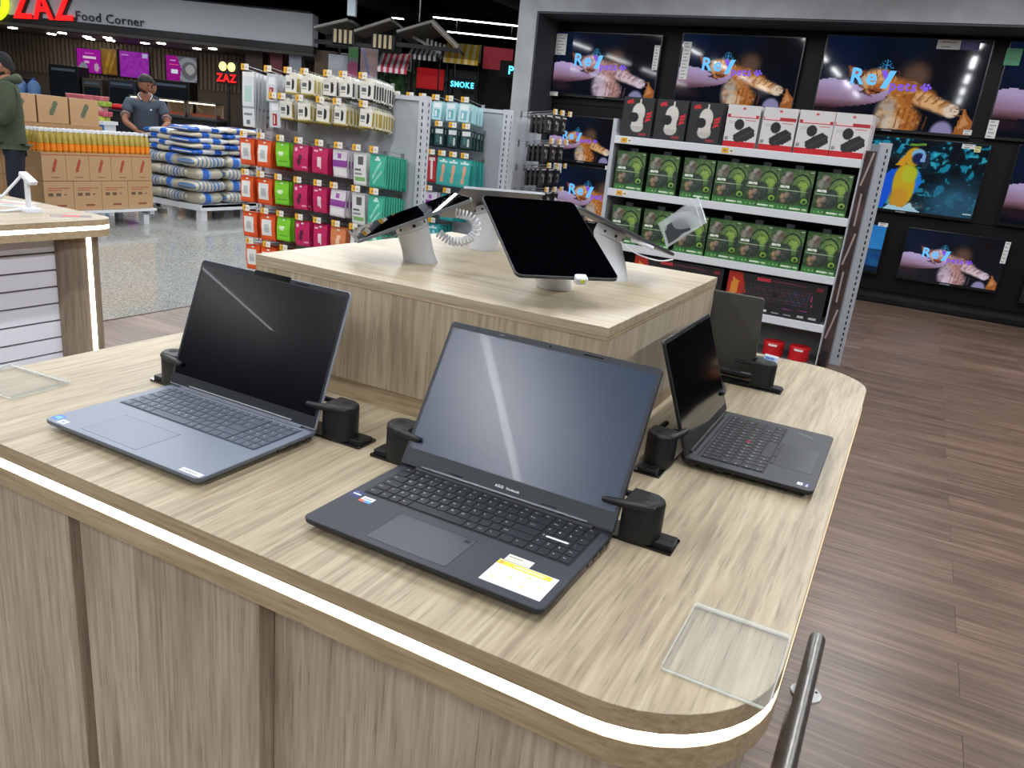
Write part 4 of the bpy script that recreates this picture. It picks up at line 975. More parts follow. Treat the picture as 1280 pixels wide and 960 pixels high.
# end rack on the aisle side of the rear rack
t = thing('end_rack', 'narrow grey end rack with black packs at the right end of rear rack', 'rack', (-2.885, 5.50, 0))
MB().box(0.0, 0.012, 0.03, 0.47, 0.1, 1.56).build('back_panel', MATS['rack_panel'], t); MB().box(0.0, 0.30, 0.03, 0.47, 0.08, 0.11).build('base_shelf', M_WHITEM, t)
MB().box(0.0, 0.28, 0.06, 0.44, 0.0, 0.08).build('plinth', M_WHITEM, t)
for z, rn in ((1.60, 'top'), (1.39, 'middle'), (1.21, 'lower'), (1.03, 'bottom')):
    for k, yy in enumerate((5.58, 5.72, 5.86)):
        hang(t, me_card, 'card_pack', 'packet', 'black pack with white header, %s row of end rack, %s hook' % (rn, ORD[k]), 'black packs, %s row, hook %s' % (rn, ORD[k]), -2.873, yy, z - 0.03, 4, 0.04, -0.24, rz=R(90))

# ---------------------------------------------------------------- gaming shelf
GS = thing('gaming_shelf', 'white shelving unit full of green headset boxes in front of the television wall', 'shelf', (-1.29, 6.05, 0))
def G(mb, nm, m, par=None, sm=None):
    mb.v = [(x + 1.29, y - 6.05, z) for x, y, z in mb.v]; return mb.build(nm, m, par or GS, smooth=sm)
SX0, SX1 = -2.19, -0.43
m_up = mat('shelf_upright', '#bcc1c8', 0.45)
for z in (1.495, 1.105, 0.70, 0.352):
    s_ = G(MB().box(SX0, SX1, 5.85, 6.24, z - 0.012, z), 'shelf', M_WHITEM)
    bevel(G(MB().box(SX0, SX1, 5.838, 5.85, z - 0.052, z + 0.004), 'price_rail', mat('rail_white', '#d9dde2', 0.35), s_), 0.003, 2)
    if z > 1.1:
        for xx in ((-2.10, -1.33) if z > 1.4 else (-2.08,)):
            q = MB(); q.k = 0; q.box(xx - 0.035, xx + 0.012, 5.8365, 5.8378, z - 0.042, z - 0.006); q.k = 1; q.box(xx + 0.016, xx + 0.05, 5.8365, 5.8378, z - 0.042, z - 0.006); q.k = 2; q.box(xx + 0.025, xx + 0.042, 5.836, 5.8364, z - 0.03, z - 0.02); q.box(xx - 0.025, xx - 0.002, 5.836, 5.8364, z - 0.028, z - 0.02)
            G(q, 'price_tag', [M_TAGY, M_TAGW, MATS['tag_ink']], s_)
G(MB().box(SX0, SX1, 6.225, 6.24, 0.1, 1.60), 'back_panel', mat('shelf_back', '#15161a', 0.6))
G(MB().box(SX0, SX1, 5.80, 6.24, 0.0, 0.062), 'base_shelf', mat('base_dark', '#5a5b5c', 0.5))
G(MB().box(SX0, SX1, 6.15, 6.22, 0.062, 0.35), 'lower_back', mat('base_grey', '#6a6b6c', 0.5))
for xx in (SX0 - 0.03, SX1):
    q = MB().box(xx, xx + (0.03 if xx < -1 else 0.006), 5.845, 6.22, 0.0, 1.62 if xx < -1 else 1.56); G(q, 'end_panel', m_up)
q = MB(); q.box(-0.423, -0.352, 5.93, 5.936, 0.05, 1.56)
ep = G(q, 'end_poster', mat('poster_brown', '#4a3a38', 0.3, noise=0.5, nscale=7))
for i in range(5):
    q = MB(); z0 = 0.25 + i * 0.27; q.tube([(-0.41 + 0.02 * (i % 2), 5.929, z0), (-0.39, 5.929, z0 + 0.10), (-0.37 - 0.02 * (i % 2), 5.929, z0 + 0.22)], 0.006, n=5); q.v = [(x, 5.9292 + (y - 5.929) * .05, z) for x, y, z in q.v]
    G(q, 'print', mat('poster_light', '#b8a8a2', 0.3), ep)
for (xa, xb, zt) in ((-0.372, -0.287, 1.63),):
    q = MB().rbox(xa, xb, 6.25, 6.31, [(0.0, 0), (zt, 0)], 0.004, seg=2); up = G(q, 'upright', m_up)
    q = MB(); z = 0.06
    while z < zt - 0.03:
        q.box(xb - 0.030, xb - 0.020, 6.2492, 6.2502, z, z + 0.024); z += 0.043
    stuff(G(q, 'slots', M_BLACK2, up))
G(MB().box(-0.43, -0.36, 6.22, 6.32, 0.0, 1.615), 'side_cover', mat('cover_grey', '#8a9098', 0.5))
G(MB().box(-0.40, -0.372, 5.87, 6.22, 0.0, 0.16), 'foot', M_BLACK)
# green headset boxes
gcv = Cv(44, 52, '#31572e')
gcv.noise(7, '#16301c', 3, 0.75).noise(12, '#6f9a4e', 5, 0.30).rect(0, 0, 1, .15, '#3a7638')
gcv.ell(.68, .70, .34, .30, '#88a860', soft=.9, op=.5).ell(.74, .66, .14, .15, '#93b850', soft=.8, op=.8)
for a_ in range(20, 175, 5): gcv.line(.66 + .30 * math.cos(R(a_)), .55 + .33 * math.sin(R(a_)), .66 + .30 * math.cos(R(a_ + 5)), .55 + .33 * math.sin(R(a_ + 5)), .035, '#16221a')
for a_ in range(30, 165, 5): gcv.line(.70 + .20 * math.cos(R(a_)), .52 + .24 * math.sin(R(a_)), .70 + .20 * math.cos(R(a_ + 5)), .52 + .24 * math.sin(R(a_ + 5)), .015, '#22301f')
gcv.ell(.50, .40, .17, .22, '#24312b', soft=.25).ell(.52, .42, .10, .15, '#3d4b44', soft=.5).ell(.93, .48, .08, .16, '#2a382e', soft=.3)
gcv.ell(.25, .84, .10, .09, '#a39a94', soft=.6).ell(.33, .82, .06, .07, '#6c5550', soft=.5).ell(.14, .72, .09, .10, '#8d8c80', soft=.6).ell(.30, .70, .09, .07, '#6a665e', soft=.6).poly([(.1, .15), (.40, .15), (.36, .46), (.1, .44)], '#33382f', .75)
gcv.ell(.30, .38, .07, .07, '#9a8478', soft=.6).ell(.17, .34, .05, .07, '#a98a62', soft=.6).ell(.22, .24, .06, .05, '#8a7258', soft=.6).ell(.83, .27, .115, .10, '#142018', soft=.2).ell(.83, .27, .085, .07, '#86b848', soft=.2).ell(.84, .26, .045, .038, '#1b2818', soft=.3)
gcv.rect(.06, .54, .34, .59, '#e8ede6').line(.05, .49, .9, .485, .010, '#a9bf9e').rect(.46, .06, .78, .10, '#d8e6d0').rect(.82, .06, .96, .10, '#b8d0a8').rect(.08, .06, .12, .10, '#8fc080').rect(.2, .06, .24, .10, '#8fc080').rect(.32, .06, .36, .10, '#8fc080').line(.8, .96, .97, .95, .01, '#cfe0c8').noise(22, '#b0c49a', 9, .25, thr=.75).noise(18, '#101a12', 19, .35, thr=.7)
me_hb = printed_box('headset_box', gcv, 0.245, 0.12, 0.288, '#1d3a22', tab=[(-.03, .03, .288, .315, '#3a4044')])
gx = [-2.043, -1.782, -1.514, -1.27, -1.043, -0.82, -0.572]
for zi, (z, rn) in enumerate(((1.105, 'upper'), (0.70, 'lower'))):
    for i, x in enumerate(gx):
        x_ = x + (0.02 if zi else 0)
        o = ob('headset_box', me_hb, None, (x_, 5.868, z), (0, 0, R(random.uniform(-1.5, 1.5)))); o.scale = (0.94, 1, 1)
        tag(o, 'green headset box, %s from the left, %s green row of gaming shelf' % (ORD[i], rn), 'box', 'green headset boxes, %s row' % rn)
# black mouse boxes
mcv = Cv(40, 50, '#232427')
mcv.ell(.52, .62, .17, .24, '#d8d5cc').ell(.52, .28, .17, .15, '#bdbab2').rect(.33, .28, .71, .62, '#cfccc3').line(.55, .80, .55, .95, .03, '#d8d5cc').ell(.38, .50, .125, .125, '#101113').poly([(.1, .9), (.3, .95), (.32, .85), (.12, .82)], '#c8202a').poly([(.78, .62), (.95, .68), (.93, .45), (.76, .4)], '#d0242c').line(.76, .55, .95, .60, .02, '#232427').line(.76, .48, .95, .53, .02, '#232427').rect(.6, .06, .86, .12, '#8a2a30')
me_mb = printed_box('mouse_box', mcv, 0.235, 0.10, 0.285, '#1b1c1f')
for i, x in enumerate((-2.045, -1.785, -1.53)):
    o = ob('mouse_box', me_mb, None, (x, 5.875, 1.4985), (0, 0, R((2, -1, 1)[i]))); tag(o, 'black mouse box with white mouse picture, %s from left, top shelf' % ORD[i], 'box', 'black mouse boxes on the top shelf')
wcv = lambda var: Cv(44, 50, '#d9d6d6').rect(.03, .71, .97, .79, '#b8262e').rect(.12 if var else .05, .725, .88 if var else .5, .775, '#e6cfd0').rect(0, 0, 1, .15, '#c01820').ell(.5, .92, .05, .03, '#c8404a').line(.03, .42, .97, .42, .008, '#b5b3b4').line(.5, .79, .5, 1, .008, '#b5b3b4').rect(.08, .56, .4, .58, '#b9b7b8').rect(.08, .61, .45, .63, '#b9b7b8').rect(.6, .64, .92, .66, '#c87078').poly([(.28, .28), (.5, .42), (.72, .52), (.9, .44), (.94, .30), (.7, .16), (.4, .12), (.3, .18)], '#222427').line(.45, .2, .85, .42, .03, '#3a3d42').ell(.42, .54, .13, .13, '#1b1d20').ell(.08, .2, .05, .05, '#8b9094')
me_wb = [printed_box('mouse_box', wcv(0), 0.229, 0.10, 0.285, '#b5b2b4'), printed_box('mouse_box', wcv(1), 0.229, 0.10, 0.285, '#b5b2b4')]
for i, x in enumerate((-1.262, -1.010, -0.768, -0.535)):
    o = ob('mouse_box', me_wb[(i + 1) % 2], None, (x, 5.868, 1.4985), (0, 0, R((-1, 1, 0, 2)[i]))); tag(o, 'white mouse box with black mouse picture, %s from left, top shelf' % ORD[i], 'box', 'white mouse boxes in front on the top shelf')
for j in (1, 2):
    o = ob('mouse_box', me_wb[0], None, (-0.530, 5.868 + 0.105 * j, 1.4985)); tag(o, 'white mouse box standing %s behind the rightmost one on the top shelf' % ('directly' if j == 1 else 'second'), 'box')
# keyboard boxes
kcv = Cv(80, 34, '#201f22')
kcv.poly([(0, .1), (.12, .1), (.2, .5), (.14, 1), (0, 1)], '#b02a1c').poly([(.02, .2), (.1, .3), (.12, .75), (.05, .85)], '#e8a83a', .8)
for r_ in range(6):
    for k_ in range(22):
        x_ = .18 + k_ * .031 - r_ * .004; y_ = .70 - r_ * .07
        col = '#5a2a34' if (r_ + k_) % 5 == 0 else ('#3c3f58' if k_ > 14 else '#3a393d'); kcv.rect(x_, y_, x_ + .022, y_ + .04, col)
kcv.ell(.5, .55, .05, .10, '#0f0f11').rect(.3, .84, .44, .95, '#c0303c').line(.46, .9, .8, .88, .03, '#6a3038').line(.88, .4, .86, .75, .02, '#a83a6a').line(.6, .22, .85, .25, .02, '#7a3a78').rect(.4, .06, .45, .12, '#d8d8d8').rect(.5, .07, .58, .10, '#9a9a9a').rect(.62, .07, .7, .10, '#9a9a9a').rect(.76, .06, .82, .11, '#b0b0b0').rect(.88, .06, .95, .11, '#b0b0b0').rect(.9, .82, .96, .9, '#7a2430')
me_kb = printed_box('keyboard_box', kcv, 0.70, 0.11, 0.275, '#18181a')
for i, x in enumerate((-0.81, -1.55)):
    o = ob('keyboard_box', me_kb, None, (x, 5.875, 0.355)); tag(o, ('black and red keyboard box on the right of the lowest white shelf' if i == 0 else 'black keyboard box on the left of the lowest white shelf, behind the right tablet'), 'box', None)
# red round tins
for i, x in enumerate((-0.745, -0.56)):
    t = thing('red_tin', 'low round red tin on the base of the gaming shelf, %s one' % ('left' if i == 0 else 'right'), 'tin', (x, 5.905, 0.062), 0, 'round red tins')
    MB().lathe([(0.072, 0), (0.072, 0.07)], 24).build('tin_body', M_RED, t, smooth=40); MB().lathe([(0.075, 0.07), (0.075, 0.098), (0.072, 0.102)], 24).build('lid', M_RED, t, smooth=40)
    q = MB()
    for a in range(-3, 4): q.add([(0.0755 * math.sin(a * .12 + k), -0.0755 * math.cos(a * .12 + k), z_) for k, z_ in ((-.06, .075), (.06, .075), (.06, .09), (-.06, .09))], [(0, 1, 2, 3)])
    q.build('label', mat('label_white', '#e6dcdc', 0.5), t)
# ---------------------------------------------------------------- televisions
def cat_cv(warm=1.0, blue=0.0):
    c = Cv(128, 72, '#070b16')
    c.ell(.12, .85, .35, .5, '#0b1c3c', soft=1.2, op=.7).ell(.75, .9, .4, .3, '#120c0e', soft=1, op=.8).ell(.55, .95, .3, .2, '#0c2038', soft=1, op=.5)
    o1, o2, o3 = ('#b5702f', '#7f4520', '#e2b27c') if warm else ('#b98c86', '#7d5a62', '#dcc2cc')
    wh_ = '#e3d2bd' if warm else '#ddcfe0'
    # flank and hips behind
    c.ell(.59, .58, .17, .18, '#40312a', soft=.8).ell(.61, .60, .12, .12, '#6a5040', soft=.9, op=.7)
    # belly and chest, pale with tabby bars
    c.ell(.53, .22, .17, .26, o1, soft=.35).ell(.47, .16, .12, .20, '#b3a598' if warm else '#b9a8bc', soft=.6).ell(.60, .10, .15, .16, o1, soft=.5).ell(.52, .05, .10, .10, wh_, soft=.6, op=.7)
    for k in range(6): c.line(.54 + .035 * k, .02, .55 + .035 * k, .26 - .02 * k, .020, o2, .7)
    # head from above, ears
    c.ell(.39, .50, .20, .13, o1, rot=6, soft=.35).ell(.36, .58, .15, .075, o3, rot=10, soft=.6).ell(.30, .52, .08, .07, wh_, soft=.8, op=.6)
    c.poly([(.17, .68), (.19, .55), (.27, .55), (.29, .62), (.22, .66)], '#7a4428').poly([(.185, .655), (.205, .575), (.26, .575), (.25, .61)], '#b8705a')
    for k in range(7): c.line(.28 + .035 * k, .65, .30 + .035 * k, .56, .012, o2, .75)
    c.ell(.37, .40, .10, .05, '#8a4a24' if warm else '#7a4a40', soft=.5).ell(.42, .36, .06, .035, '#4a2010', soft=.6).line(.33, .42, .43, .38, .012, '#2a1208').ell(.45, .44, .06, .06, o3, soft=.7, op=.8)
    # fore leg across to the right, pale paw
    c.line(.52, .46, .70, .36, .20, o1).line(.66, .36, .82, .27, .15, o3).ell(.86, .245, .085, .075, wh_, soft=.25)
    for k in range(6): c.line(.56 + .045 * k, .36 - .012 * k, .60 + .045 * k, .54 - .04 * k, .018, o2, .65)
    for k in range(3): c.line(.88, .275 - .035 * k, .925, .27 - .035 * k, .008, '#6a4a34')
    c.noise(34, o3, 4, .5, region=((c.a.max(2) > .42) & (c.X > .25)) * 1.0, thr=.66).noise(24, o2, 6, .35, region=((c.a.max(2) > .42) & (c.X > .25)) * 1.0, thr=.66)
    # open hand holding the chin
    hand_ = [(0, .50), (.07, .525), (.16, .515), (.25, .47), (.30, .42), (.27, .385), (.33, .36), (.40, .385), (.44, .43), (.465, .42), (.44, .33), (.37, .27), (.27, .235), (.14, .20), (0, .20)]
    c.poly(hand_, '#8f6f86'); m_ = np.all(np.abs(c.a - c.c('#8f6f86')) < .01, axis=2) * 1.0
    top = np.clip((c.Y - .24 - .25 * np.clip(.25 - c.X, 0, 1)) * 5.5, 0, 1)
    c.mix(m_ * top * .9, '#c0aee0' if not warm else '#b7a6d2').mix(m_ * np.clip((.30 - c.Y) * 9, 0, 1), '#4a2c30')
    c.line(.26, .40, .36, .345, .014, '#6a4a60', .8).ell(.08, .14, .20, .07, '#2c1a20', rot=-6, soft=.9, op=.8)
    c.ell(.83, .0, .12, .13, '#8f8ab4', soft=.3).poly([(.90, .0), (.935, .29), (.96, .22), (1.0, .14), (1, 0)], '#a2622f').poly([(.92, .05), (.94, .22), (.98, .12)], '#c98a58')
    # spark
    for k in range(9): a = R(20 * k + 10); c.line(.41, .66, .41 + .05 * math.cos(a), .66 + .10 * math.sin(a), .006, '#3fa6e8', .8)
    if blue: c.mix(np.full_like(c.X, blue), '#1a3f9a')
    return c
def tv(label, xc, z0, W, H, cv, rey=True, tags=(), rot=0, dim=1.0):
    t = thing('television', label, 'television', (xc, 9.86, z0))
    bevel(MB().box(-W / 2, W / 2, -0.045, 0.02, 0, H).build('housing', mat('tv_frame', '#0c0d10', 0.25), t), 0.003, 2)
    sc = ob('screen', cv.grid(W - 0.03, H - 0.045, Matrix.Translation((0, -0.0465, 0.032)), PIC_LIT, 'screen'), t)
    q = MB().box(-0.05, 0.05, -0.047, -0.0455, 0.010, 0.020); q.build('maker_mark', mat('tv_mark', '#8a8d92', 0.4), t)
    if rey:
        Rx = Matrix.Rotation(PI / 2, 4, 'X'); s = W * 0.145
        z_ = H * .49
        MB().text('Re', W * .142, (-W * .30, -0.0485, z_), Rx, bold=True).build('screen_lettering', mat('lit_cyan', '#000000', 0.5, emit='#5cb4f4', es=1.25), sc)
        q = MB(); q.add([(a * W, -0.0487, z_ + b_ * W) for a, b_ in ((-.100, -.020), (-.062, -.020), (-.020, .092), (-.058, .092))], [(0, 1, 2, 3)]); q.build('screen_lettering', MATS['lit_cyan'], sc)
        q = MB(); q.add([(a * W, -0.0489, z_ + b_ * W) for a, b_ in ((-.112, .092), (-.080, .092), (-.066, .062), (-.080, .030))], [(3, 2, 1, 0)]); q.build('screen_lettering', mat('lit_violet', '#000000', 0.5, emit='#7c50e8', es=1.0), sc)
        MB().text('pets', W * .086, (-W * .045, -0.0485, H * .445), Rx, bold=True).build('screen_lettering', MATS['lit_violet'], sc)
        px, pz, pr = W * .175, H * .475, W * .016
        q = MB()
        def disc(cx, cz, r_): q.add([(cx + r_ * math.cos(2 * PI * i / 12), -0.0486, cz + r_ * math.sin(2 * PI * i / 12)) for i in range(12)], [tuple(range(12))])
        disc(px, pz, pr)
        for a in (20, 65, 115, 160): disc(px + pr * 1.7 * math.cos(R(a)), pz + pr * 1.7 * math.sin(R(a)), pr * .55)
        stuff(q.build('paw_mark', MATS['lit_violet'], sc))
    for (cx, cz, w, h, kind) in tags:
        q = MB(); q.k = 0; q.box(cx - w / 2, cx + w / 2, -0.052, -0.0505, cz - h / 2, cz + h / 2)
        n = max(2, int(h / 0.035)); q.k = 1
        for i in range(n):
            zz = cz - h / 2 + h * (i + .5) / n; q.box(cx - w * .32, cx + w * (.3 if i % 2 else .1), -0.0525, -0.052, zz - 0.004, zz + 0.004)
        q.build('spec_tag', [mat('tag_' + kind, {'w': '#d8d8d4', 'p': '#5a4a8a', 'g': '#cfc98a', 'gr': '#4f9a6a'}[kind], 0.5), mat('tag_print', '#6a6c72', 0.6)], t)
    return t
cat1 = cat_cv(1); cat2 = cat_cv(0)
tv('television with the cat advert, top left of the television wall', -3.945, 1.965, 1.42, 0.78, cat2, tags=((-0.63, .62, .15, .25, 'w'), (0.66, .52, .07, .28, 'w'), (-.66, .02, .12, .05, 'w')))
tv('television with the cat advert, second from the left in the top row', -2.285, 1.99, 1.42, 0.79, cat1, tags=((-0.63, .48, .10, .42, 'w'),))
tv('large television with the cat advert, third in the top row above the white mouse boxes', -0.545, 1.86, 1.63, 0.96, cat1, tags=((0.40, .90, .22, .09, 'w'), (.60, .90, .17, .09, 'p'), (.78, .06, .08, .05, 'w')))
tv('television cut off by the right picture edge, top row', 1.20, 1.87, 1.60, 0.95, cat1, tags=((-.74, .80, .14, .16, 'gr'), (-.75, .1, .09, .18, 'w')))
tv('small television with the cat advert, left end of the second row', -4.115, 1.155, 1.0, 0.585, cat1, tags=((.42, -.02, .12, .05, 'w'),))
tv('television at the lower left of the television wall, mostly behind the tablets', -3.85, 0.40, 1.30, 0.72, cat1, rey=True, tags=((-.58, .66, .12, .12, 'w'),))
bcv = Cv(80, 45, '#123a6a').rect(0, .5, 1, 1, '#2a78c0').rect(0, .44, 1, .5, '#0f2c4a').noise(9, '#3c96d8', 2, .4).rect(0, 0, 1, .12, '#0a1c30')
tv('television with a blue sea picture, showing beside the gaming shelf', -0.80, 0.315, 1.02, 0.56, bcv, rey=False, tags=((.45, .56, .10, .04, 'w'),))
par = Cv(120, 67, '#08202c').noise(16, '#1c8fb0', 11, .9, thr=.62).noise(24, '#36c0dc', 3, .8, thr=.72).noise(10, '#0a1216', 8, .9, thr=.55)
par.ell(.86, .16, .34, .30, '#2f5a76', soft=.9, op=.8).noise(30, '#3a6c86', 9, .3, region=(par.Y < .35) * 1.0)
par.poly([(.28, .02), (.30, .40), (.36, .56), (.44, .60), (.40, .2), (.36, .02)], '#1557d8').poly([(.47, .02), (.56, .25), (.60, .42), (.575, .54), (.54, .60), (.50, .3)], '#1e78e0')
par.ell(.475, .36, .145, .30, '#c9a820', rot=6, soft=.15).ell(.50, .52, .10, .12, '#b8bf2a', soft=.4).ell(.46, .16, .12, .16, '#c8922a', soft=.5)
par.ell(.50, .76, .11, .13, '#c8a024', soft=.2).poly([(.38, .62), (.44, .62), (.50, .82), (.46, .84)], '#d89a20').ell(.53, .80, .085, .075, '#7fb8e8', soft=.2).ell(.535, .74, .08, .08, '#1c2450', soft=.3).poly([(.58, .86), (.62, .80), (.61, .62), (.58, .60), (.56, .72)], '#23303f').poly([(.55, .70), (.58, .70), (.585, .80), (.56, .80)], '#7fa8e0').line(.46, .92, .56, .94, .03, '#6a9a3a')
par.poly([(.36, .0), (.64, .0), (.58, .06), (.55, .13), (.50, .04), (.40, .07)], '#a8d0e0').rect(.96, .045, .99, .055, '#c0d0d8').rect(.93, .045, .955, .055, '#c0d0d8')
tv('television showing a blue and yellow parrot among teal leaves', -0.21, 1.02, 1.42, 0.80, par, rey=False, tags=((.49, .76, .12, .045, 'w'), (.58, .74, .06, .06, 'g')))
tv('small television with the cat advert, in the lowest row beside the shelf end', 0.405, 0.31, 1.0, 0.575, cat2, tags=((.48, .44, .05, .23, 'w'),))
tv('television cut off by the right picture edge, second row', 1.46, 1.02, 1.46, 0.83, cat1, rey=False)
tv('television cut off by the right picture edge, lowest row', 1.78, 0.25, 1.30, 0.72, cat1, rey=False)
# three televisions behind the shelf boxes
tv('television behind the green headset boxes', -2.55, 1.02, 1.42, 0.80, cat1, rey=False)

# ---------------------------------------------------------------- pallet of bottles and cartons
m_box = mat('cardboard', '#a98761', 0.8, noise=0.06, nscale=20)
def carton_cv(kind):
    c = Cv(30, 28, '#b7946d')
    if kind == 'red':
        c.rect(0, .94, 1, .965, '#a8503c').rect(0, .88, 1, .91, '#a8503c').poly([(.38, .30), (.52, .34), (.66, .74), (.60, .82), (.54, .78), (.40, .42)], '#a34a38').rect(.38, .12, .7, .16, '#7a5a44')
    elif kind == 'low':
        c.rect(0, .95, 1, .98, '#a8503c').rect(0, .88, 1, .91, '#a8503c').rect(.12, .74, .88, .77, '#a8604a').rect(.12, .68, .6, .70, '#a8604a').rect(.14, .5, .3, .6, '#6b543e').rect(.40, .5, .56, .6, '#6b543e').rect(.66, .54, .76, .57, '#6b543e').rect(.4, .14, .75, .2, '#8f4a36')
    else:
        c.poly([(.36, .28), (.5, .30), (.66, .72), (.60, .84), (.52, .80), (.38, .44)], '#5f6b54').rect(0, .985, 1, 1, '#8a7050')
    return c
pal = thing('pallet', 'white low pallet under the cartons and bottles', 'pallet', (-8.45, 5.64, 0))
for k in range(9): MB().box(-0.50 + k * 0.118, -0.50 + k * 0.118 + 0.10, -0.68, 0.66, 0.165, 0.19).build('board', M_WHITEM, pal)
for yy in (-0.66, -0.02, 0.62): MB().box(-0.50, 0.50, yy - 0.02, yy + 0.04, 0.12, 0.165).build('bearer', M_WHITEM, pal)
for xx in (-0.45, 0.0, 0.45):
    for yy in (-0.6, 0.0, 0.56): MB().box(xx - 0.035, xx + 0.035, yy - 0.035, yy + 0.035, 0, 0.12).build('foot', M_WHITEM, pal)
bw = 1.29 / 5
me_c1 = printed_box('carton', carton_cv('red'), bw - 0.004, 0.33, 0.275, '#a07d58')
me_c2 = printed_box('carton', carton_cv('low'), 1.29 / 4 - 0.004, 0.33, 0.305, '#a07d58')
for col_, xf in enumerate((-7.95, -8.29, -8.63)):
    for i in range(5):
        if col_ and i > 0: continue
        y = 4.995 + bw * (i + .5); o = ob('carton', me_c1, None, (xf, y, 0.505), (0, 0, R(90)))
        tag(o, 'brown carton with red bottle print, %s in upper row of pallet front' % (ORD[i] + ' from left') if not col_ else 'brown carton with red bottle print, %s behind the upper left corner' % ORD[col_], 'box', 'cartons with red bottle print')
    for i in range(4):
        if col_ and i > 0: continue
        y = 4.995 + 1.29 / 4 * (i + .5); o = ob('carton', me_c2, None, (xf, y, 0.195), (0, 0, R(90)))
        tag(o, 'brown carton with red lines, %s in lowest row of pallet front' % (ORD[i] + ' from left') if not col_ else 'brown carton with red lines, %s behind the lower left corner' % ORD[col_], 'box', 'cartons with red lines, lowest row')
# sheets of card and filler cartons that carry the bottles
o = MB().box(-8.60, -8.285, 5.30, 6.27, 0.195, 0.779).build('carton', m_box); tag(o, 'inner stack of brown cartons in the middle of the bottle pallet', 'box'); 
o = MB().box(-8.97, -7.955, 4.99, 6.285, 0.781, 0.79).build('tray', mat('tray_card', '#b09068', 0.8)); tag(o, 'flat cardboard tray under the amber bottles', 'tray')
q = MB(); n = 10
q.k = 0; q.lathe([(0.028, 0), (0.030, 0.004), (0.030, 0.085), (0.030, 0.09)], n); q.k = 1; q.lathe([(0.0305, 0.018), (0.0305, 0.083)], n); q.k = 2; q.lathe([(0.030, 0.09), (0.029, 0.14), (0.022, 0.172), (0.013, 0.196), (0.013, 0.206)], n); q.k = 3; q.lathe([(0.0155, 0.200), (0.0155, 0.226), (0.013, 0.228)], n)
bt_me = q.build('bottle', [mat('amber_oil', '#c47a14', 0.15, coat=0.5), mat('orange_label', '#e8861e', 0.4), mat('pale_oil', '#b09a4a', 0.12, coat=0.5), mat('cap_white', '#dcdfe6', 0.4)], smooth=40, mesh_only=True)
ORDX = ORD + [w + 'teenth' for w in ('thir', 'four', 'fif', 'six', 'seven', 'eigh', 'nine')] + ['twentieth']
for r_ in range(5):
    for i in range(20):
        if r_ == 4 and i > 3: continue
        y = 5.02 + 0.0655 * i; x = -7.99 - 0.0655 * r_
        o = ob('bottle', bt_me, None, (x + random.uniform(-.002, .002), y, 0.79), (0, 0, random.uniform(0, 6)))
        tag(o, 'amber bottle with white cap, %s from left, %s on carton pallet' % (ORDX[i], 'front row' if r_ == 0 else ORD[r_] + ' row'), 'bottle', 'amber bottles on the pallet')
for i in range(8):
    o = ob('bottle', bt_me, None, (-7.99 - 0.0655 * (5 + i), 5.02, 0.79)); tag(o, 'amber bottle with white cap, %s from the back, left side of pallet' % ORD[7 - i], 'bottle', 'amber bottles, left side')
me_ct = printed_box('carton', carton_cv('green'), 0.335, 0.3, 0.275, '#a07d58')
for i, (y, z) in enumerate(((5.10, 1.055), (5.455, 1.055), (5.81, 1.05))):
    o = ob('carton', me_ct, None, (-8.40, y, z - 0.0), (0, 0, R(90))); tag(o, 'brown carton with a green bottle print on top behind the bottles, %s of three' % ('leftmost', 'middle', 'rightmost')[i], 'box', 'top cartons with green bottle print')
o = MB().box(-8.72, -8.38, 4.92, 6.0, 0.79, 1.05).build('carton', m_box); tag(o, 'lower carton hidden behind the amber bottles and under the top cartons', 'box')

# ---------------------------------------------------------------- pallet of sacks
pal = thing('pallet', 'white low pallet under the blue and white sacks', 'pallet', (-8.55, 7.75, 0))
for k in range(9): MB().box(-0.58 + k * 0.135, -0.58 + k * 0.135 + 0.115, -0.77, 0.8, 0.17, 0.20).build('board', M_WHITEM, pal)
MB().box(-0.58, 0.60, -0.785, -0.77, 0.13, 0.2).build('edge', M_WHITEM, pal); MB().box(0.60, 0.615, -0.785, 0.8, 0.13, 0.2).build('edge', M_WHITEM, pal)
for xx in (-0.5, 0.02, 0.55):
    for yy in (-0.72, 0.0, 0.7): MB().box(xx - 0.045, xx + 0.045, yy - 0.045, yy + 0.045, 0, 0.17).build('foot', M_WHITEM, pal)
def sack_mesh(name, L, W, H, cols, bands, nz=10, nx=26, vertical=False, seed=0):
    """pillow; length along x; bands = list of (u0,u1,colour)"""
    rg = np.random.RandomState(seed); V = []; C = []; F = []
    n = 14
    for i in range(nx + 1):
        u = i / nx; e = max(0.0, 1 - abs(2 * u - 1) ** 5) ** 0.5; e = max(e, .12)
        for j in range(n):
            a = 2 * PI * j / n; ca, sa = math.cos(a), math.sin(a)
            y = W / 2 * math.copysign(abs(ca) ** .6, ca) * (.8 + .2 * e); z = H / 2 * math.copysign(abs(sa) ** .8, sa) * e
            z += 0.05 * H * math.sin(9 * u + seed + a); V.append(((u - .5) * L, y, z + H / 2))
    for i in range(nx):
        for j in range(n):
            F.append((i * n + j, i * n + (j + 1) % n, (i + 1) * n + (j + 1) % n, (i + 1) * n + j))
            u = (i + .5) / nx; col = cols
            for b0, b1, bc in bands:
                if b0 <= u < b1: col = bc
            C.append(lin(col))
    F.append(tuple(range(n - 1, -1, -1))); F.append(tuple(range(nx * n, nx * n + n))); C += [lin(cols)] * 2
    me = bpy.data.meshes.new(name); me.from_pydata(V, [], F)
    at = me.color_attributes.new('Col', 'FLOAT_COLOR', 'CORNER'); buf = []
    for p, c in zip(me.polygons, C): buf += [(*c, 1)] * p.loop_total
    at.data.foreach_set('color', np.array(buf).ravel()); me.materials.append(PIC_GLOSS)
    me.polygons.foreach_set('use_smooth', [True] * len(me.polygons)); return me
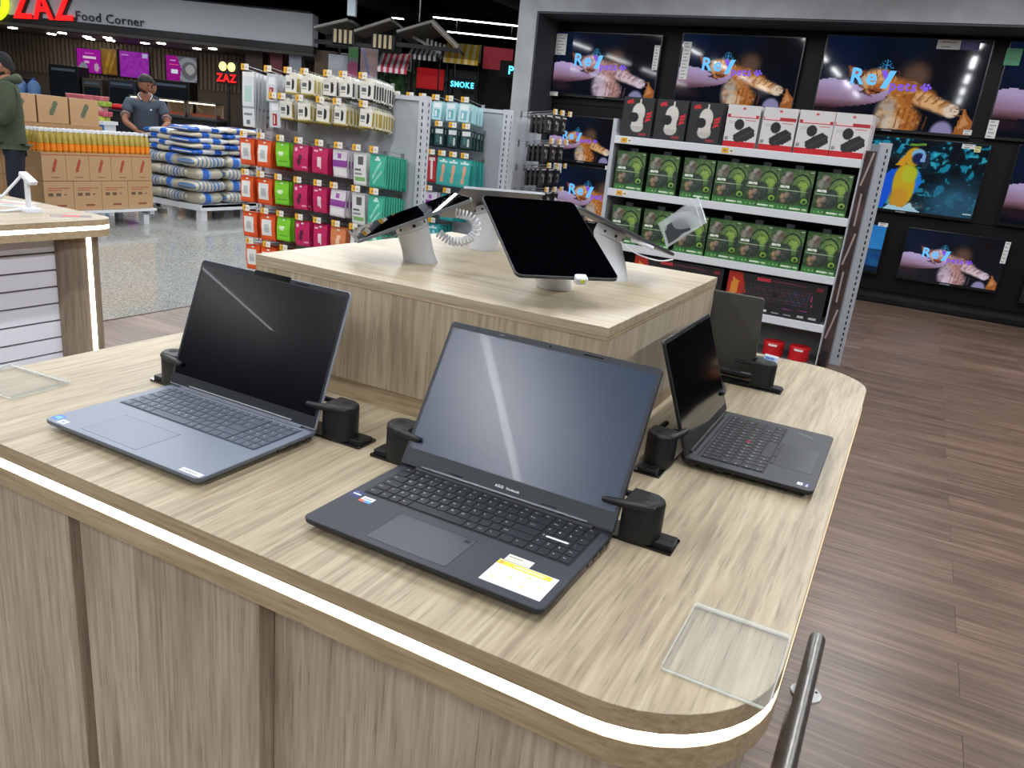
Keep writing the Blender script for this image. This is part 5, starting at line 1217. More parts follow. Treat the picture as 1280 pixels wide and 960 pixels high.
bl, wh, cr = '#1b57b8', '#c9ccd0', '#c2b9a4'
s_a = sack_mesh('sack', 0.62, 0.42, 0.085, wh, [(.0, .22, bl), (.55, .74, bl)], seed=1)
s_b = sack_mesh('sack', 0.62, 0.42, 0.085, cr, [(.28, .45, bl), (.80, .95, bl)], seed=2)
s_bun = sack_mesh('sack', 0.52, 0.36, 0.15, cr, [(k / 9, k / 9 + .045, '#5f7fa8') for k in range(9)], seed=3)
s_bun2 = sack_mesh('sack', 0.40, 0.34, 0.15, '#b9b3a2', [(.2, .42, '#3b6bc0'), (.44, .5, '#8aa6d0')], seed=4)
lay = 0
for k in range(4):                                       # lower layers: clear bundles
    z = 0.20 + 0.148 * k
    for i in range(3):
        for side in (0, 1):
            if side == 0: o = ob('sack', (s_bun if (k + i) % 2 else s_bun2), None, (-8.12 - 0.0, 7.16 + 0.49 * i, z), (0, 0, R(90 + random.uniform(-4, 4))))
            else: o = ob('sack', (s_bun2 if (k + i) % 2 else s_bun), None, (-8.56 - 0.42 * (i - .35), 7.12, z), (0, 0, R(random.uniform(-4, 4))))
            if side == 1 and i == 2: bpy.data.objects.remove(o); continue
            tag(o, 'clear bundle of white and blue bags, %s layer from floor, %s' % (ORD[k], ('%s on aisle side' % ORD[i]) if side == 0 else '%s on left side' % ORD[i]), 'sack', 'clear bag bundles')
for k in range(5):
    z = 0.795 + 0.066 * k
    for i in range(3):
        o = ob('sack', (s_a, s_b)[(k + i) % 2], None, (-8.20 + random.uniform(-.02, .02) - .01 * k, 7.22 + 0.58 * i, z), (0, 0, R(90 + random.uniform(-4, 4))))
        tag(o, 'blue and white sack, %s layer from top, %s on aisle side' % (ORD[4 - k], ORD[i]), 'sack', 'blue and white rice sacks')
    if k < 4:
        o = ob('sack', (s_b, s_a)[k % 2], None, (-8.70, 7.20, z), (0, 0, R(random.uniform(-5, 5))))
        tag(o, 'blue and white sack, %s layer from top, beside the bending man' % ORD[4 - k], 'sack', 'blue and white rice sacks')
o = MB().box(-8.95, -8.42, 7.35, 8.4, 0.2, 1.05).build('sack', mat('sack_inner', '#b9b3a2', 0.6)); tag(o, 'inner bags of the sack pallet, hidden behind the outer sacks', 'sack')
# ---------------------------------------------------------------- people
def skin_body(name, pts, edges, m, parent, root=0, sub=2, loc=(0, 0, 0)):
    me = bpy.data.meshes.new(name); bm = bmesh.new(); sl = bm.verts.layers.skin.verify()
    vs = []
    for i, (p, r_) in enumerate(pts):
        v = bm.verts.new(p); rr = r_ if isinstance(r_, tuple) else (r_, r_); v[sl].radius = rr; v[sl].use_root = (i == root); vs.append(v)
    for a, b_ in edges: bm.edges.new((vs[a], vs[b_]))
    bm.to_mesh(me); bm.free(); me.materials.append(m)
    o = bpy.data.objects.new(name, me); COL.objects.link(o); o.parent = parent; o.location = loc
    s = o.modifiers.new('skin', 'SKIN'); s.use_smooth_shade = True
    ss = o.modifiers.new('subdiv', 'SUBSURF'); ss.levels = sub; ss.render_levels = sub
    return o
def head_mesh(par, M, m_skin, m_hair, hair='short', beard=None, cap=None):
    """head of height .23 centred at the origin, face towards -Y"""
    n, mm = 20, 16; rings = []
    for i in range(mm + 1):
        t = -1 + 2 * i / mm; z = 0.118 * t; rr = math.sqrt(max(0.0, 1 - (abs(t)) ** 2.4)) + 0.02
        jaw = 1 - 0.28 * max(0, -t) ** 1.3
        ring = []
        for j in range(n):
            a = 2 * PI * j / n; x = 0.076 * rr * jaw * math.sin(a); y = -0.095 * rr * math.cos(a)
            if math.cos(a) > 0: y = y * (0.92 + 0.06 * max(0, -t)) 
            else: y *= (1.05 if t > -0.2 else 1.05 - 0.5 * (-0.2 - t))
            if math.cos(a) > .9 and -.25 < t < .15: y -= 0.004
            ring.append((x, y, z))
        rings.append(ring)
    q = MB(); q.M = M; q.loft(rings)
    q.loft([[(sx * w_, -0.088 - d, z) for sx in (-1, 1)] + [(0, -0.092 - d * 1.9, z)] for w_, d, z in ((0.008, -.004, .022), (0.010, 0.003, 0.0), (0.015, 0.010, -0.022), (0.010, -0.002, -0.030))])
    for sx in (-1, 1):
        q.ball((sx * 0.077, 0.008, 0.0), 0.009, 0.018, 0.030, 8, 6)
    hd = q.build('head', m_skin, par, smooth=70)
    q = MB(); q.M = M
    for sx in (-1, 1): q.ball((sx * 0.029, -0.086, 0.014), 0.012, 0.006, 0.0055, 8, 5)
    q.build('eyes', mat('eye_dark', '#1c1512', 0.3), hd)
    q = MB(); q.M = M
    for sx in (-1, 1): q.tube([(sx * 0.014, -0.093, 0.028), (sx * 0.030, -0.092, 0.033), (sx * 0.046, -0.082, 0.028)], 0.0035, n=5)
    q.build('eyebrows', m_hair, hd)
    q = MB(); q.M = M; q.tube([(-0.024, -0.083, -0.052), (0, -0.092, -0.050), (0.024, -0.083, -0.052)], [0.003, 0.005, 0.003], n=6); q.build('lips', mat('lip_tone', '#8a4a40', 0.5), hd)
    if beard:
        rings = []
        for i in range(7):
            t = -0.99 + 0.50 * i / 6; rr = math.sqrt(max(0.0, 1 - abs(t) ** 2.4)) + 0.02; jaw = 1 - 0.28 * (-t) ** 1.3; ring = []
            for jj in range(15):
                a = R(-104 + 208 * jj / 14); ca = math.cos(a); lim = 1.0 if abs(a) > .45 or t < -.62 else 0.93
                ring.append((0.0785 * lim * rr * jaw * math.sin(a), -0.0965 * lim * rr * ca * (0.92 + 0.06 * -t if ca > 0 else 1), 0.1195 * t))
            rings.append(ring)
        q = MB(); q.M = M; vs = [p for r_ in rings for p in r_]
        q.add(vs, [(i * 15 + k, i * 15 + k + 1, (i + 1) * 15 + k + 1, (i + 1) * 15 + k) for i in range(6) for k in range(14)]); q.build('beard', beard, hd, smooth=70)
    # hair cap: follows the skull a little outside it
    rings = []
    for i in range(11):
        ring = []
        for j in range(n):
            a = 2 * PI * j / n; ca = math.cos(a); ts = (0.52 if ca > 0 else 0.52) * max(0, ca) ** .7 + 0.05 * (1 - abs(ca)) - 0.62 * max(0, -ca)
            t = ts + (1.0 - ts) * i / 10; rr = math.sqrt(max(0.0, 1 - abs(t) ** 2.4)) + 0.03
            ring.append((0.0825 * rr * math.sin(a) , -(0.097 if ca > 0 else 0.1085) * rr * ca, 0.118 * t * 1.05 + 0.002))
        rings.append(ring)
    q = MB(); q.M = M; q.loft(rings); q.build('hair' if not cap else 'cap', cap or m_hair, par, smooth=70)
    return hd
def hand(par, M, m_skin, curl=0.5, side=1):
    """palm along +X, fingers beyond; thumb leaves the side near the wrist"""
    tf = lambda p: tuple(M @ Vector(p))
    pts = [(tf((-0.02, 0, 0)), 0.026), (tf((0.03, 0, 0)), (0.030, 0.016)), (tf((0.075, 0, 0)), (0.032, 0.014))]
    edges = [(0, 1), (1, 2)]; o = skin_body('hand', pts, edges, m_skin, par, 1, 1)
    for k, (yy, L) in enumerate(((-0.027, .07), (-0.009, .08), (0.009, .075), (0.026, .06))):
        c = curl; p = [(tf((0.065, yy, 0)), .0095), (tf((0.085 + L * .35, yy, -0.01 * c)), .009), (tf((0.085 + L * .65, yy, -0.03 * c)), .0085), (tf((0.085 + L * .85, yy, -0.055 * c)), .0075)]
        skin_body('finger', p, [(0, 1), (1, 2), (2, 3)], m_skin, o, 0, 1)
    s = side
    skin_body('thumb', [(tf((0.01, -0.02 * s, 0)), .012), (tf((0.035, -0.048 * s, -0.01)), .0105), (tf((0.062, -0.058 * s, -0.02)), .009)], [(0, 1), (1, 2)], m_skin, o, 0, 1)
    return o
m_skin1 = mat('skin_tan', '#a9745a', 0.55); m_skin2 = mat('skin_brown', '#8f5f47', 0.55)
m_hair1 = mat('hair_dark', '#14110f', 0.6)

# man in a dark green hooded jacket, at the left picture edge, turned to the left
mx, my = -7.80, 4.63
man = thing('person', 'person in a dark green hooded jacket standing at the left edge, holding a phone', 'person', (mx, my, 0), FAR_RZ - R(62))
m_gr = mat('jacket_green', '#3c4632', 0.85, noise=0.12, nscale=14, bump=0.4, bscale=9); m_nv = mat('trousers_navy', '#171b28', 0.85, bump=0.3, bscale=12)
# local frame: faces -Y
pts = [((0, 0.02, 0.96), (0.155, 0.115)), ((0, 0.01, 1.12), (0.165, 0.125)), ((0, 0.0, 1.28), (0.175, 0.12)), ((0, 0.01, 1.39), (0.12, 0.09)),
       ((-0.17, 0.01, 1.38), 0.075), ((-0.235, 0.02, 1.20), 0.066), ((-0.235, -0.02, 1.08), 0.06), ((-0.15, -0.22, 1.10), 0.045),
       ((0.17, 0.01, 1.38), 0.075), ((0.235, 0.02, 1.20), 0.066), ((0.235, -0.02, 1.08), 0.06), ((0.12, -0.22, 1.12), 0.045), ((0, 0.02, 0.87), 0.15)]
skin_body('jacket', pts, [(0, 1), (1, 2), (2, 3), (3, 4), (4, 5), (5, 6), (6, 7), (3, 8), (8, 9), (9, 10), (10, 11), (0, 12)], m_gr, man, 0)
pts = [((0, 0.02, 0.90), 0.10), ((-0.08, 0.02, 0.80), 0.088), ((-0.10, 0.0, 0.50), 0.072), ((-0.10, 0.03, 0.10), 0.055), ((0.08, 0.02, 0.80), 0.088), ((0.10, 0.0, 0.50), 0.072), ((0.10, 0.03, 0.10), 0.055)]
skin_body('trousers', pts, [(0, 1), (1, 2), (2, 3), (0, 4), (4, 5), (5, 6)], m_nv, man, 0)
for sx in (-1, 1): skin_body('shoe', [((sx * 0.10, 0.06, 0.05), 0.045), ((sx * 0.105, -0.04, 0.045), 0.043), ((sx * 0.11, -0.15, 0.035), 0.032)], [(0, 1), (1, 2)], M_BLACK, man, 0)
skin_body('body', [((0, 0.01, 1.36), 0.07), ((0, -0.005, 1.45), 0.058), ((0, -0.015, 1.52), 0.055)], [(0, 1), (1, 2)], m_skin1, man, 0)
HM = Matrix.Translation((0, -0.035, 1.565)) @ Matrix.Rotation(R(14), 4, 'X')
head_mesh(man, HM, m_skin1, m_hair1, beard=mat('beard_dark', '#3a2a20', 0.8), cap=mat('beanie_black', '#15151a', 0.85))
q = MB(); q.tube([(-0.08, -0.06, 1.40), (-0.088, 0.01, 1.435), (-0.055, 0.07, 1.455), (0, 0.088, 1.46), (0.055, 0.07, 1.455), (0.088, 0.01, 1.435), (0.08, -0.06, 1.40)], [.022, .032, .042, .048, .042, .032, .022], n=10); q.build('hood', m_gr, man, smooth=70)
hand(man, Matrix.Translation((-0.145, -0.235, 1.105)) @ Matrix.Rotation(R(-50), 4, 'Z') @ Matrix.Rotation(R(-60), 4, 'X'), m_skin1, .8)
hand(man, Matrix.Translation((0.115, -0.235, 1.125)) @ Matrix.Rotation(R(-120), 4, 'Z') @ Matrix.Rotation(R(60), 4, 'X'), m_skin1, .8, -1)
t = thing('phone', 'black phone held in front of the man in the green jacket', 'phone', (0, 0, 0))
hp = man.matrix_basis @ Vector((-0.03, -0.30, 1.10)); t.location = hp; t.rotation_euler = (R(35), 0, FAR_RZ - R(62))
MB().rbox(-0.036, 0.036, -0.075, 0.075, [(0, 0), (0.008, 0)], 0.008, seg=3).build('case', M_BLACK, t); MB().rbox(-0.033, 0.033, -0.071, 0.071, [(0.008, 0), (0.0085, 0)], 0.006, seg=3).build('screen', M_TSCR, t)

# man in a grey polo shirt bending over the sacks
mx, my = -9.38, 7.36
man = thing('person', 'person in a grey polo shirt bending over the blue and white sacks', 'person', (mx, my, 0), FAR_RZ + R(28))
m_polo = mat('polo_grey', '#48525f', 0.85, noise=0.1, nscale=20, bump=0.4, bscale=10); m_dk = mat('trousers_black', '#15161b', 0.85)
pts = [((0, 0.10, 0.96), (0.15, 0.11)), ((0, 0.05, 1.12), (0.165, 0.12)), ((0, -0.03, 1.27), (0.18, 0.12)), ((0, -0.07, 1.37), (0.12, 0.09)),
       ((-0.18, -0.06, 1.335), 0.080), ((-0.245, -0.10, 1.20), 0.072), ((0.18, -0.06, 1.335), 0.080), ((0.245, -0.10, 1.20), 0.072)]
shirt = skin_body('polo_shirt', pts, [(0, 1), (1, 2), (2, 3), (3, 4), (4, 5), (3, 6), (6, 7)], m_polo, man, 0)
pts = [((0, -0.07, 1.36), 0.065), ((0, -0.09, 1.43), 0.056), ((0, -0.12, 1.49), 0.054), ((-0.17, -0.06, 1.33), 0.05), ((-0.245, -0.105, 1.19), 0.047), ((-0.255, -0.14, 1.09), 0.043), ((-0.12, -0.32, 0.99), 0.030),
       ((0.17, -0.06, 1.33), 0.05), ((0.245, -0.105, 1.19), 0.047), ((0.26, -0.15, 1.10), 0.043), ((0.20, -0.37, 1.08), 0.030)]
skin_body('body', pts, [(0, 1), (1, 2), (0, 3), (3, 4), (4, 5), (5, 6), (0, 7), (7, 8), (8, 9), (9, 10)], m_skin2, man, 0)
pts = [((0, 0.11, 0.93), 0.115), ((-0.09, 0.11, 0.82), 0.090), ((-0.10, 0.05, 0.50), 0.070), ((-0.10, 0.10, 0.10), 0.052), ((0.09, 0.11, 0.82), 0.090), ((0.10, 0.05, 0.50), 0.070), ((0.10, 0.10, 0.10), 0.052)]
skin_body('trousers', pts, [(0, 1), (1, 2), (2, 3), (0, 4), (4, 5), (5, 6)], m_dk, man, 0)
for sx in (-1, 1): skin_body('shoe', [((sx * 0.10, 0.12, 0.05), 0.045), ((sx * 0.105, 0.02, 0.045), 0.043), ((sx * 0.11, -0.09, 0.035), 0.032)], [(0, 1), (1, 2)], M_BLACK, man, 0)
HM = Matrix.Translation((0.005, -0.155, 1.575)) @ Matrix.Rotation(R(38), 4, 'Z') @ Matrix.Rotation(R(26), 4, 'X')
head_mesh(man, HM, m_skin2, m_hair1, beard=mat('stubble', '#3f2a20', 0.8))
q = MB(); q.tube([(-0.045, -0.150, 1.365), (-0.078, -0.10, 1.42), (-0.06, -0.045, 1.45), (0.0, -0.025, 1.455), (0.06, -0.045, 1.45), (0.078, -0.10, 1.42), (0.045, -0.150, 1.365)], 0.014, n=8); q.build('collar', m_polo, man, smooth=60)
q = MB(); q.tube([(-0.050, -0.158, 1.375), (-0.086, -0.105, 1.435), (-0.066, -0.045, 1.462), (0.0, -0.022, 1.467), (0.066, -0.045, 1.462), (0.086, -0.105, 1.435), (0.050, -0.158, 1.375)], 0.005, n=6); q.build('collar_trim', mat('trim_white', '#d8dadd', 0.7), man, smooth=60)
q = MB(); q.cyl((0.06, -0.165, 1.26), (0.06, -0.172, 1.26), 0.012, n=10); q.build('badge', MATS['trim_white'], man)
for sx in (-1, 1):
    q = MB(); c_ = Vector((sx * 0.247, -0.118, 1.163)); q.cyl(tuple(c_ + Vector((0, .01, .012))), tuple(c_), 0.062, n=14); q.build('sleeve_trim', mat('sleeve_trim', '#8d7f80', 0.8), man, smooth=50)
hand(man, Matrix.Translation((-0.11, -0.335, 0.985)) @ Matrix.Rotation(R(-62), 4, 'Z'), m_skin2, .6)
hand(man, Matrix.Translation((0.197, -0.385, 1.075)) @ Matrix.Rotation(R(-92), 4, 'Z'), m_skin2, .6, -1)
# dark clothed worker behind the counter
X, Y = far(-6.35, 13.2)
man = thing('person', 'person in dark navy clothes standing behind the man in the grey polo shirt', 'person', (X, Y, 0), FAR_RZ + R(150))
pts = [((0, 0, 0.95), (0.15, 0.11)), ((0, 0.0, 1.12), (0.16, 0.12)), ((0, 0.0, 1.28), (0.17, 0.12)), ((0, 0.0, 1.40), (0.11, 0.09)), ((-0.18, 0, 1.36), 0.07), ((-0.24, 0, 1.18), 0.06), ((-0.2, -0.12, 1.0), 0.05), ((0.18, 0, 1.36), 0.07), ((0.24, 0, 1.18), 0.06), ((0.2, -0.12, 1.0), 0.05)]
skin_body('jacket', pts, [(0, 1), (1, 2), (2, 3), (3, 4), (4, 5), (5, 6), (3, 7), (7, 8), (8, 9)], mat('jacket_navy', '#161c30', 0.85), man, 0)
skin_body('trousers', [((0, 0, 0.92), (0.15, 0.11)), ((-0.1, 0, 0.5), 0.07), ((-0.1, 0, 0.08), 0.055), ((0.1, 0, 0.5), 0.07), ((0.1, 0, 0.08), 0.055)], [(0, 1), (1, 2), (0, 3), (3, 4)], m_dk, man, 0)
skin_body('body', [((0, 0, 1.38), 0.06), ((0, -0.01, 1.5), 0.055)], [(0, 1)], m_skin2, man, 0, 1)
head_mesh(man, Matrix.Translation((0, -0.03, 1.57)), m_skin2, m_hair1)
for sx in (-1, 1): hand(man, Matrix.Translation((sx * 0.2, -0.13, 0.98)) @ Matrix.Rotation(R(-90), 4, 'Z'), m_skin2, .6, sx)

for sx in (-1, 1): skin_body('shoe', [((sx * 0.10, 0.03, 0.05), 0.045), ((sx * 0.105, -0.07, 0.045), 0.043), ((sx * 0.11, -0.17, 0.035), 0.032)], [(0, 1), (1, 2)], M_BLACK, man, 0)
# ---------------------------------------------------------------- food stall, turned to face the camera's side of the shop
def FT(name, label, cat, u, D, z=0.0, group=None):
    X, Y = far(u, D); return thing(name, label, cat, (X, Y, z), FAR_RZ, group)
st = FT('food_stall', 'food corner stall with a white sign band, dark soffit and wooden slatted back wall', 'stall', -10.0, 20.0)
# local: x = u + 10, y = D - 20
q = MB().box(-7, 4.38, 0, 0.5, 2.95, 3.66); q.build('sign_band', mat('sign_grey', '#c4c8d0', 0.45), st)
q = MB().box(-7, 4.42, -0.03, 0.55, 2.80, 2.95); q.build('black_edge', M_BLACK, st)
q = MB().box(-7, 4.35, -0.02, 0.5, 3.66, 3.70); q.build('trim', M_BLACK, st)
so = MB().box(-7, 4.4, 0.0, 3.2, 2.72, 2.80).build('soffit', mat('soffit_brown', '#4a4540', 0.6), st)
for (u, D) in ((-13.4, 20.8), (-12.9, 21.6), (-12.15, 20.8), (-11.8, 21.3), (-12.1, 22.0), (-11.0, 20.8), (-11.4, 21.7), (-10.35, 21.4), (-9.65, 20.8), (-9.0, 21.4), (-8.35, 20.8)):
    q = MB().cyl((u + 10, D - 20, 2.70), (u + 10, D - 20, 2.722), 0.10, n=14); q.build('downlight', mat('downlight_glow', '#ffffff', 0.5, emit='#fff4e0', es=30.0), so)
q = MB(); q.text('Food Corner', 0.285, (-1.29, -0.034, 2.99), Matrix.Rotation(PI / 2, 4, 'X') @ Matrix.Rotation(R(0), 4, 'Z'), depth=0.02); q.v = [(x * 1.02, y, z) for x, y, z in q.v]; q.build('lettering', mat('letter_black', '#121316', 0.5), st)
q = MB(); q.k = 0; q.text('ZAZ', 0.84, (-2.78, -0.05, 2.90), Matrix.Rotation(PI / 2, 4, 'X') @ Matrix.Rotation(R(3), 4, 'Z'), bold=True, depth=0.03, k=0, sx=0.78)
q.build('lettering', [mat('neon_red', '#d01010', 0.5, emit='#ff1414', es=1.3)], st)
q = MB(); q.text('ZAZ', 0.84, (-2.72, -0.02, 2.87), Matrix.Rotation(PI / 2, 4, 'X') @ Matrix.Rotation(R(3), 4, 'Z'), bold=True, depth=0.02, sx=0.78); q.build('lettering', mat('letter_black', '#121316', 0.5), st)  # black offset copy drawn as the shadow of the red letters
q = MB(); q.tube([(-3.30 + 0.34 * math.cos(a), -0.08, 3.20 + 0.36 * math.sin(a)) for a in [2 * PI * i / 24 for i in range(25)]], 0.085, n=8); q.build('ring_sign', mat('neon_lime', '#b8d018', 0.5, emit='#d8f020', es=1.2), st)
# back wall and furniture of the stall
q = MB().box(-7, 4.0, 2.6, 2.7, 0, 2.72); bw_ = q.build('back_wall', mat('stall_wall', '#544840', 0.7), st)
x = -6.9; q = MB()
while x < 3.9:
    q.box(x, x + 0.07, 2.56, 2.6, 1.75, 2.70); x += 0.115
stuff(q.build('slats', mat('slat_brown', '#75655a', 0.65), bw_))
def menu(u, D, z0, W, H, cv, label, cat='screen', lit=True):
    t = FT('menu_screen', label, cat, u, D, z0)
    MB().box(-W / 2 - .02, W / 2 + .02, 0, 0.05, -0.02, H + .02).build('housing', M_BLACK, t); ob('picture', cv.grid(W, H, Matrix.Translation((0, -0.004, 0)), PIC_LIT if lit else PIC_PRT), t)
mg = '#a0189a'
menu(-12.45, 22.5, 1.88, 0.66, 0.60, Cv(24, 20, mg).rect(.25, .62, .8, .72, '#e8d0e4').rect(.35, .78, .7, .84, '#c860c0').ell(.25, .2, .2, .22, '#7f8a8c').ell(.8, .25, .12, .18, '#b8a0b0').rect(.3, .4, .5, .5, '#d8a8d0'), 'purple menu screen on the stall wall, left one')
menu(-11.87, 22.45, 1.88, 0.42, 0.66, Cv(16, 20, '#8a6418').line(.2, .1, .6, .9, .16, '#c0902a').line(.5, .1, .9, .8, .12, '#d8a83a').noise(8, '#4a3208', 2, .5), 'golden poster of fries between two purple menu screens', 'poster', False)
menu(-11.2, 22.5, 1.87, 0.80, 0.66, Cv(32, 24, '#8a1f9c').rect(.06, .82, .3, .88, '#d8a0dc').rect(.78, .78, .98, .95, '#b8c8e0').rect(.36, .1, .38, .8, '#6a1480').rect(.68, .1, .7, .8, '#6a1480').noise(12, '#b45ac0', 5, .5), 'purple menu screen with lines of text on the stall wall, middle one')
menu(-9.9, 22.5, 1.90, 0.84, 0.64, Cv(32, 24, '#5a5d66').ell(.72, .45, .5, .52, '#8a8d92').ell(.75, .45, .34, .36, '#5f6268').ell(.78, .5, .2, .2, '#a2a09c').poly([(0, 0), (.42, 0), (.5, .5), (.35, 1), (0, 1)], '#9a1888').rect(.1, .62, .4, .66, '#e04a8a').rect(.16, .3, .36, .46, '#dfe8f4').rect(.12, .8, .3, .84, '#d8a0dc'), 'purple and grey menu screen with a round dish on the stall wall, right one')
neo = FT('neon_sign', 'small red and yellow lit sign at the right end of the food stall', 'sign', -7.30, 19.0, 1.92)
MB().text('ZAZ', 0.24, (0, -0.02, 0.0), Matrix.Rotation(PI / 2, 4, 'X'), bold=True, center=True, depth=0.02, sx=0.85).build('lettering', MATS['neon_red'], neo)
for sx in (-1, 1):
    q = MB(); q.ball((sx * 0.10, 0, 0.33), 0.09, 0.03, 0.10, 12, 8); q.build('lobe', mat('neon_yellow', '#d8c840', 0.5, emit='#fff08a', es=2.0), neo, smooth=60)
MB().box(-0.24, 0.24, 0.01, 0.04, -0.05, 0.45).build('backing', M_BLACK2, neo); MB().box(-0.03, 0.03, 0.04, 0.10, -1.92, 0.2).build('post', M_BLACK2, neo)
ct = FT('service_counter', 'long black service counter of the food stall with lit display glass', 'counter', -10.0, 18.6)
MB().box(-4.4, 2.6, 0, 0.7, 0, 1.02).build('body', M_BLACK, ct); MB().box(-4.45, 2.65, -0.05, 0.75, 1.02, 1.06).build('worktop', mat('counter_top', '#33353b', 0.3), ct)
MB().box(-2.15, -1.05, -0.012, 0, 0.5, 1.0).build('front_panel', mat('panel_blue', '#1f6fb4', 0.4), ct)
for k, (xa, w) in enumerate(((0.55, 0.6), (1.22, 0.6), (1.9, 0.65))):
    dc = FT('display_case', 'lit glass display case on the food counter, %s of three' % ('left', 'middle', 'right')[k], 'case', -10 + xa + w / 2, 18.65, 1.06)
    MB().box(-w / 2, w / 2, 0.04, 0.5, 0, 0.03).build('base', M_STEEL, dc); MB().box(-w / 2, w / 2, 0.48, 0.5, 0.03, 0.33).build('back', mat('case_back', '#8a7a66', 0.5), dc)
    MB().box(-w / 2, w / 2, 0.0, 0.5, 0.33, 0.36).build('top', M_STEEL, dc); MB().box(-w / 2 + 0.03, w / 2 - 0.03, 0.03, 0.06, 0.305, 0.325).build('lamp_tube', mat('case_lamp', '#ffffff', 0.5, emit='#ffe2b0', es=6.0), dc)
    for sx in (-1, 1): MB().box(sx * w / 2 - 0.015, sx * w / 2 + 0.015, 0.03, 0.06, 0.03, 0.33).build('post', M_STEEL, dc)
    MB().box(-w / 2 + 0.04, w / 2 - 0.04, 0.10, 0.4, 0.03, 0.09).build('tray', mat('tray_food', '#7a3a24', 0.6), dc)
o = FT('food_bag', 'red food bag lying on the counter left of the lit cases', 'bag', -9.85, 18.95, 1.06); MB().ball((0, 0, 0.06), 0.28, 0.15, 0.07).build('bag_body', M_RED, o, smooth=60)
for (u, w, z0, z1, c, lab) in ((-13.3, 0.5, 1.06, 1.55, '#1a1c22', 'dark coffee machine left on the food counter'), (-11.9, 0.75, 1.06, 1.95, '#101216', 'tall black oven behind the purple screens'), (-11.2, 0.5, 1.06, 1.7, '#4a4038', 'brown and grey drinks fridge beside the oven'), (-10.45, 0.7, 1.06, 1.75, '#2a2e36', 'dark glass door fridge behind the polo shirt man'), (-9.3, 1.1, 1.15, 1.85, '#0b0c10', 'wide black oven hood right of the polo shirt man')):
    o = FT('kitchen_unit', lab, 'appliance', u, 20.3, 0); MB().box(-w / 2, w / 2, 0, 0.5, 0, z0).build('base', M_BLACK, o)
    bevel(MB().box(-w / 2, w / 2, 0, 0.5, z0, z1).build('body', mat('unit_' + c[1:], c, 0.35), o), 0.01, 2)
    MB().box(-w / 2 + .05, w / 2 - .05, -0.01, 0, z0 + .08, z1 - .2).build('door', mat('unit_glass', '#1c2228', 0.15), o); MB().box(-w / 2 + .08, w / 2 - .08, -0.012, 0, z1 - .14, z1 - .08).build('control_strip', mat('strip_blue', '#50606e', 0.4), o)
for i, (du, c) in enumerate(((0, '#b7c24a'), (0.05, '#c8596a'), (-0.03, '#d0a8a0'), (0.04, '#9db84a'), (0.0, '#c86a72'))):
    o = FT('snack_tray', 'red and green snack packs beside the man in polo shirt, %s layer from bottom' % ORD[i], 'snack', -8.15 + du, 14.6, 0.92 + 0.085 * i); MB().rbox(-0.33, 0.33, -0.15, 0.15, [(0, .01), (0.07, 0), (0.08, .01)], 0.03, seg=3).build('packs', mat('snack_' + c[1:], c, 0.5, noise=.4, nscale=16), o, smooth=40)
o = FT('snack_table', 'low table with a blue cloth front under the snack packs', 'table', -8.4, 14.6, 0); MB().box(-0.65, 0.65, -0.25, 0.25, 0.86, 0.92).build('top', M_WHITEM, o); MB().box(-0.64, 0.64, -0.24, -0.22, 0.05, 0.86).build('cloth', mat('cloth_blue', '#1f6fb4', 0.6), o)
for sx in (-1, 1): MB().box(sx * .6 - .03, sx * .6 + .03, -.2, .2, 0, .86).build('leg', M_WHITEM, o)
for k, u in enumerate((-12.45, -12.12, -11.80)):
    o = FT('water_bottle', 'large blue water bottle on the counter left, %s of three' % ('left', 'middle', 'right')[k], 'bottle', u, 18.9, 1.06)
    MB().lathe([(0.13, 0), (0.14, 0.02), (0.14, 0.16), (0.132, 0.18), (0.14, 0.20), (0.14, 0.34), (0.09, 0.42), (0.035, 0.46)], 18).build('bottle_body', mat('water_blue', '#5b7fb0', 0.12, alpha=0.8, spec=0.8), o, smooth=50); MB().cyl((0, 0, .455), (0, 0, .50), 0.04, n=12).build('cap', mat('cap_blue', '#2a4f9a', .4), o)
# posts and pillars between stall and food court
for i, (u0, u1, D, c, lab) in enumerate(((-7.38, -6.95, 20.6, '#3f2f28', 'brown slim pillar at the right end of the food stall'), (-6.75, -6.45, 20.5, '#6b2f34', 'dark red patterned pillar under the end of the sign band'), (-6.25, -5.95, 20.4, '#9aa0ac', 'pale grey pillar under the end of the sign band'), (-5.62, -5.1, 20.5, '#6a5848', 'wood coloured pillar right of the white sign band'), (-5.1, -4.7, 20.6, '#b3b8c0', 'white pillar beside the wood coloured one'))):
    o = FT('pillar', lab, 'pillar', (u0 + u1) / 2, D, 0); w = (u1 - u0) / 2; MB().box(-w, w, -w, w, 0, 2.9).build('shaft', mat('pillar_%d' % i, c, 0.6, noise=.25 if i == 1 else .05, nscale=9), o); MB().box(-w - .02, w + .02, -w - .02, w + .02, 0, .12).build('foot', M_BLACK, o)
def far_glow(): pass

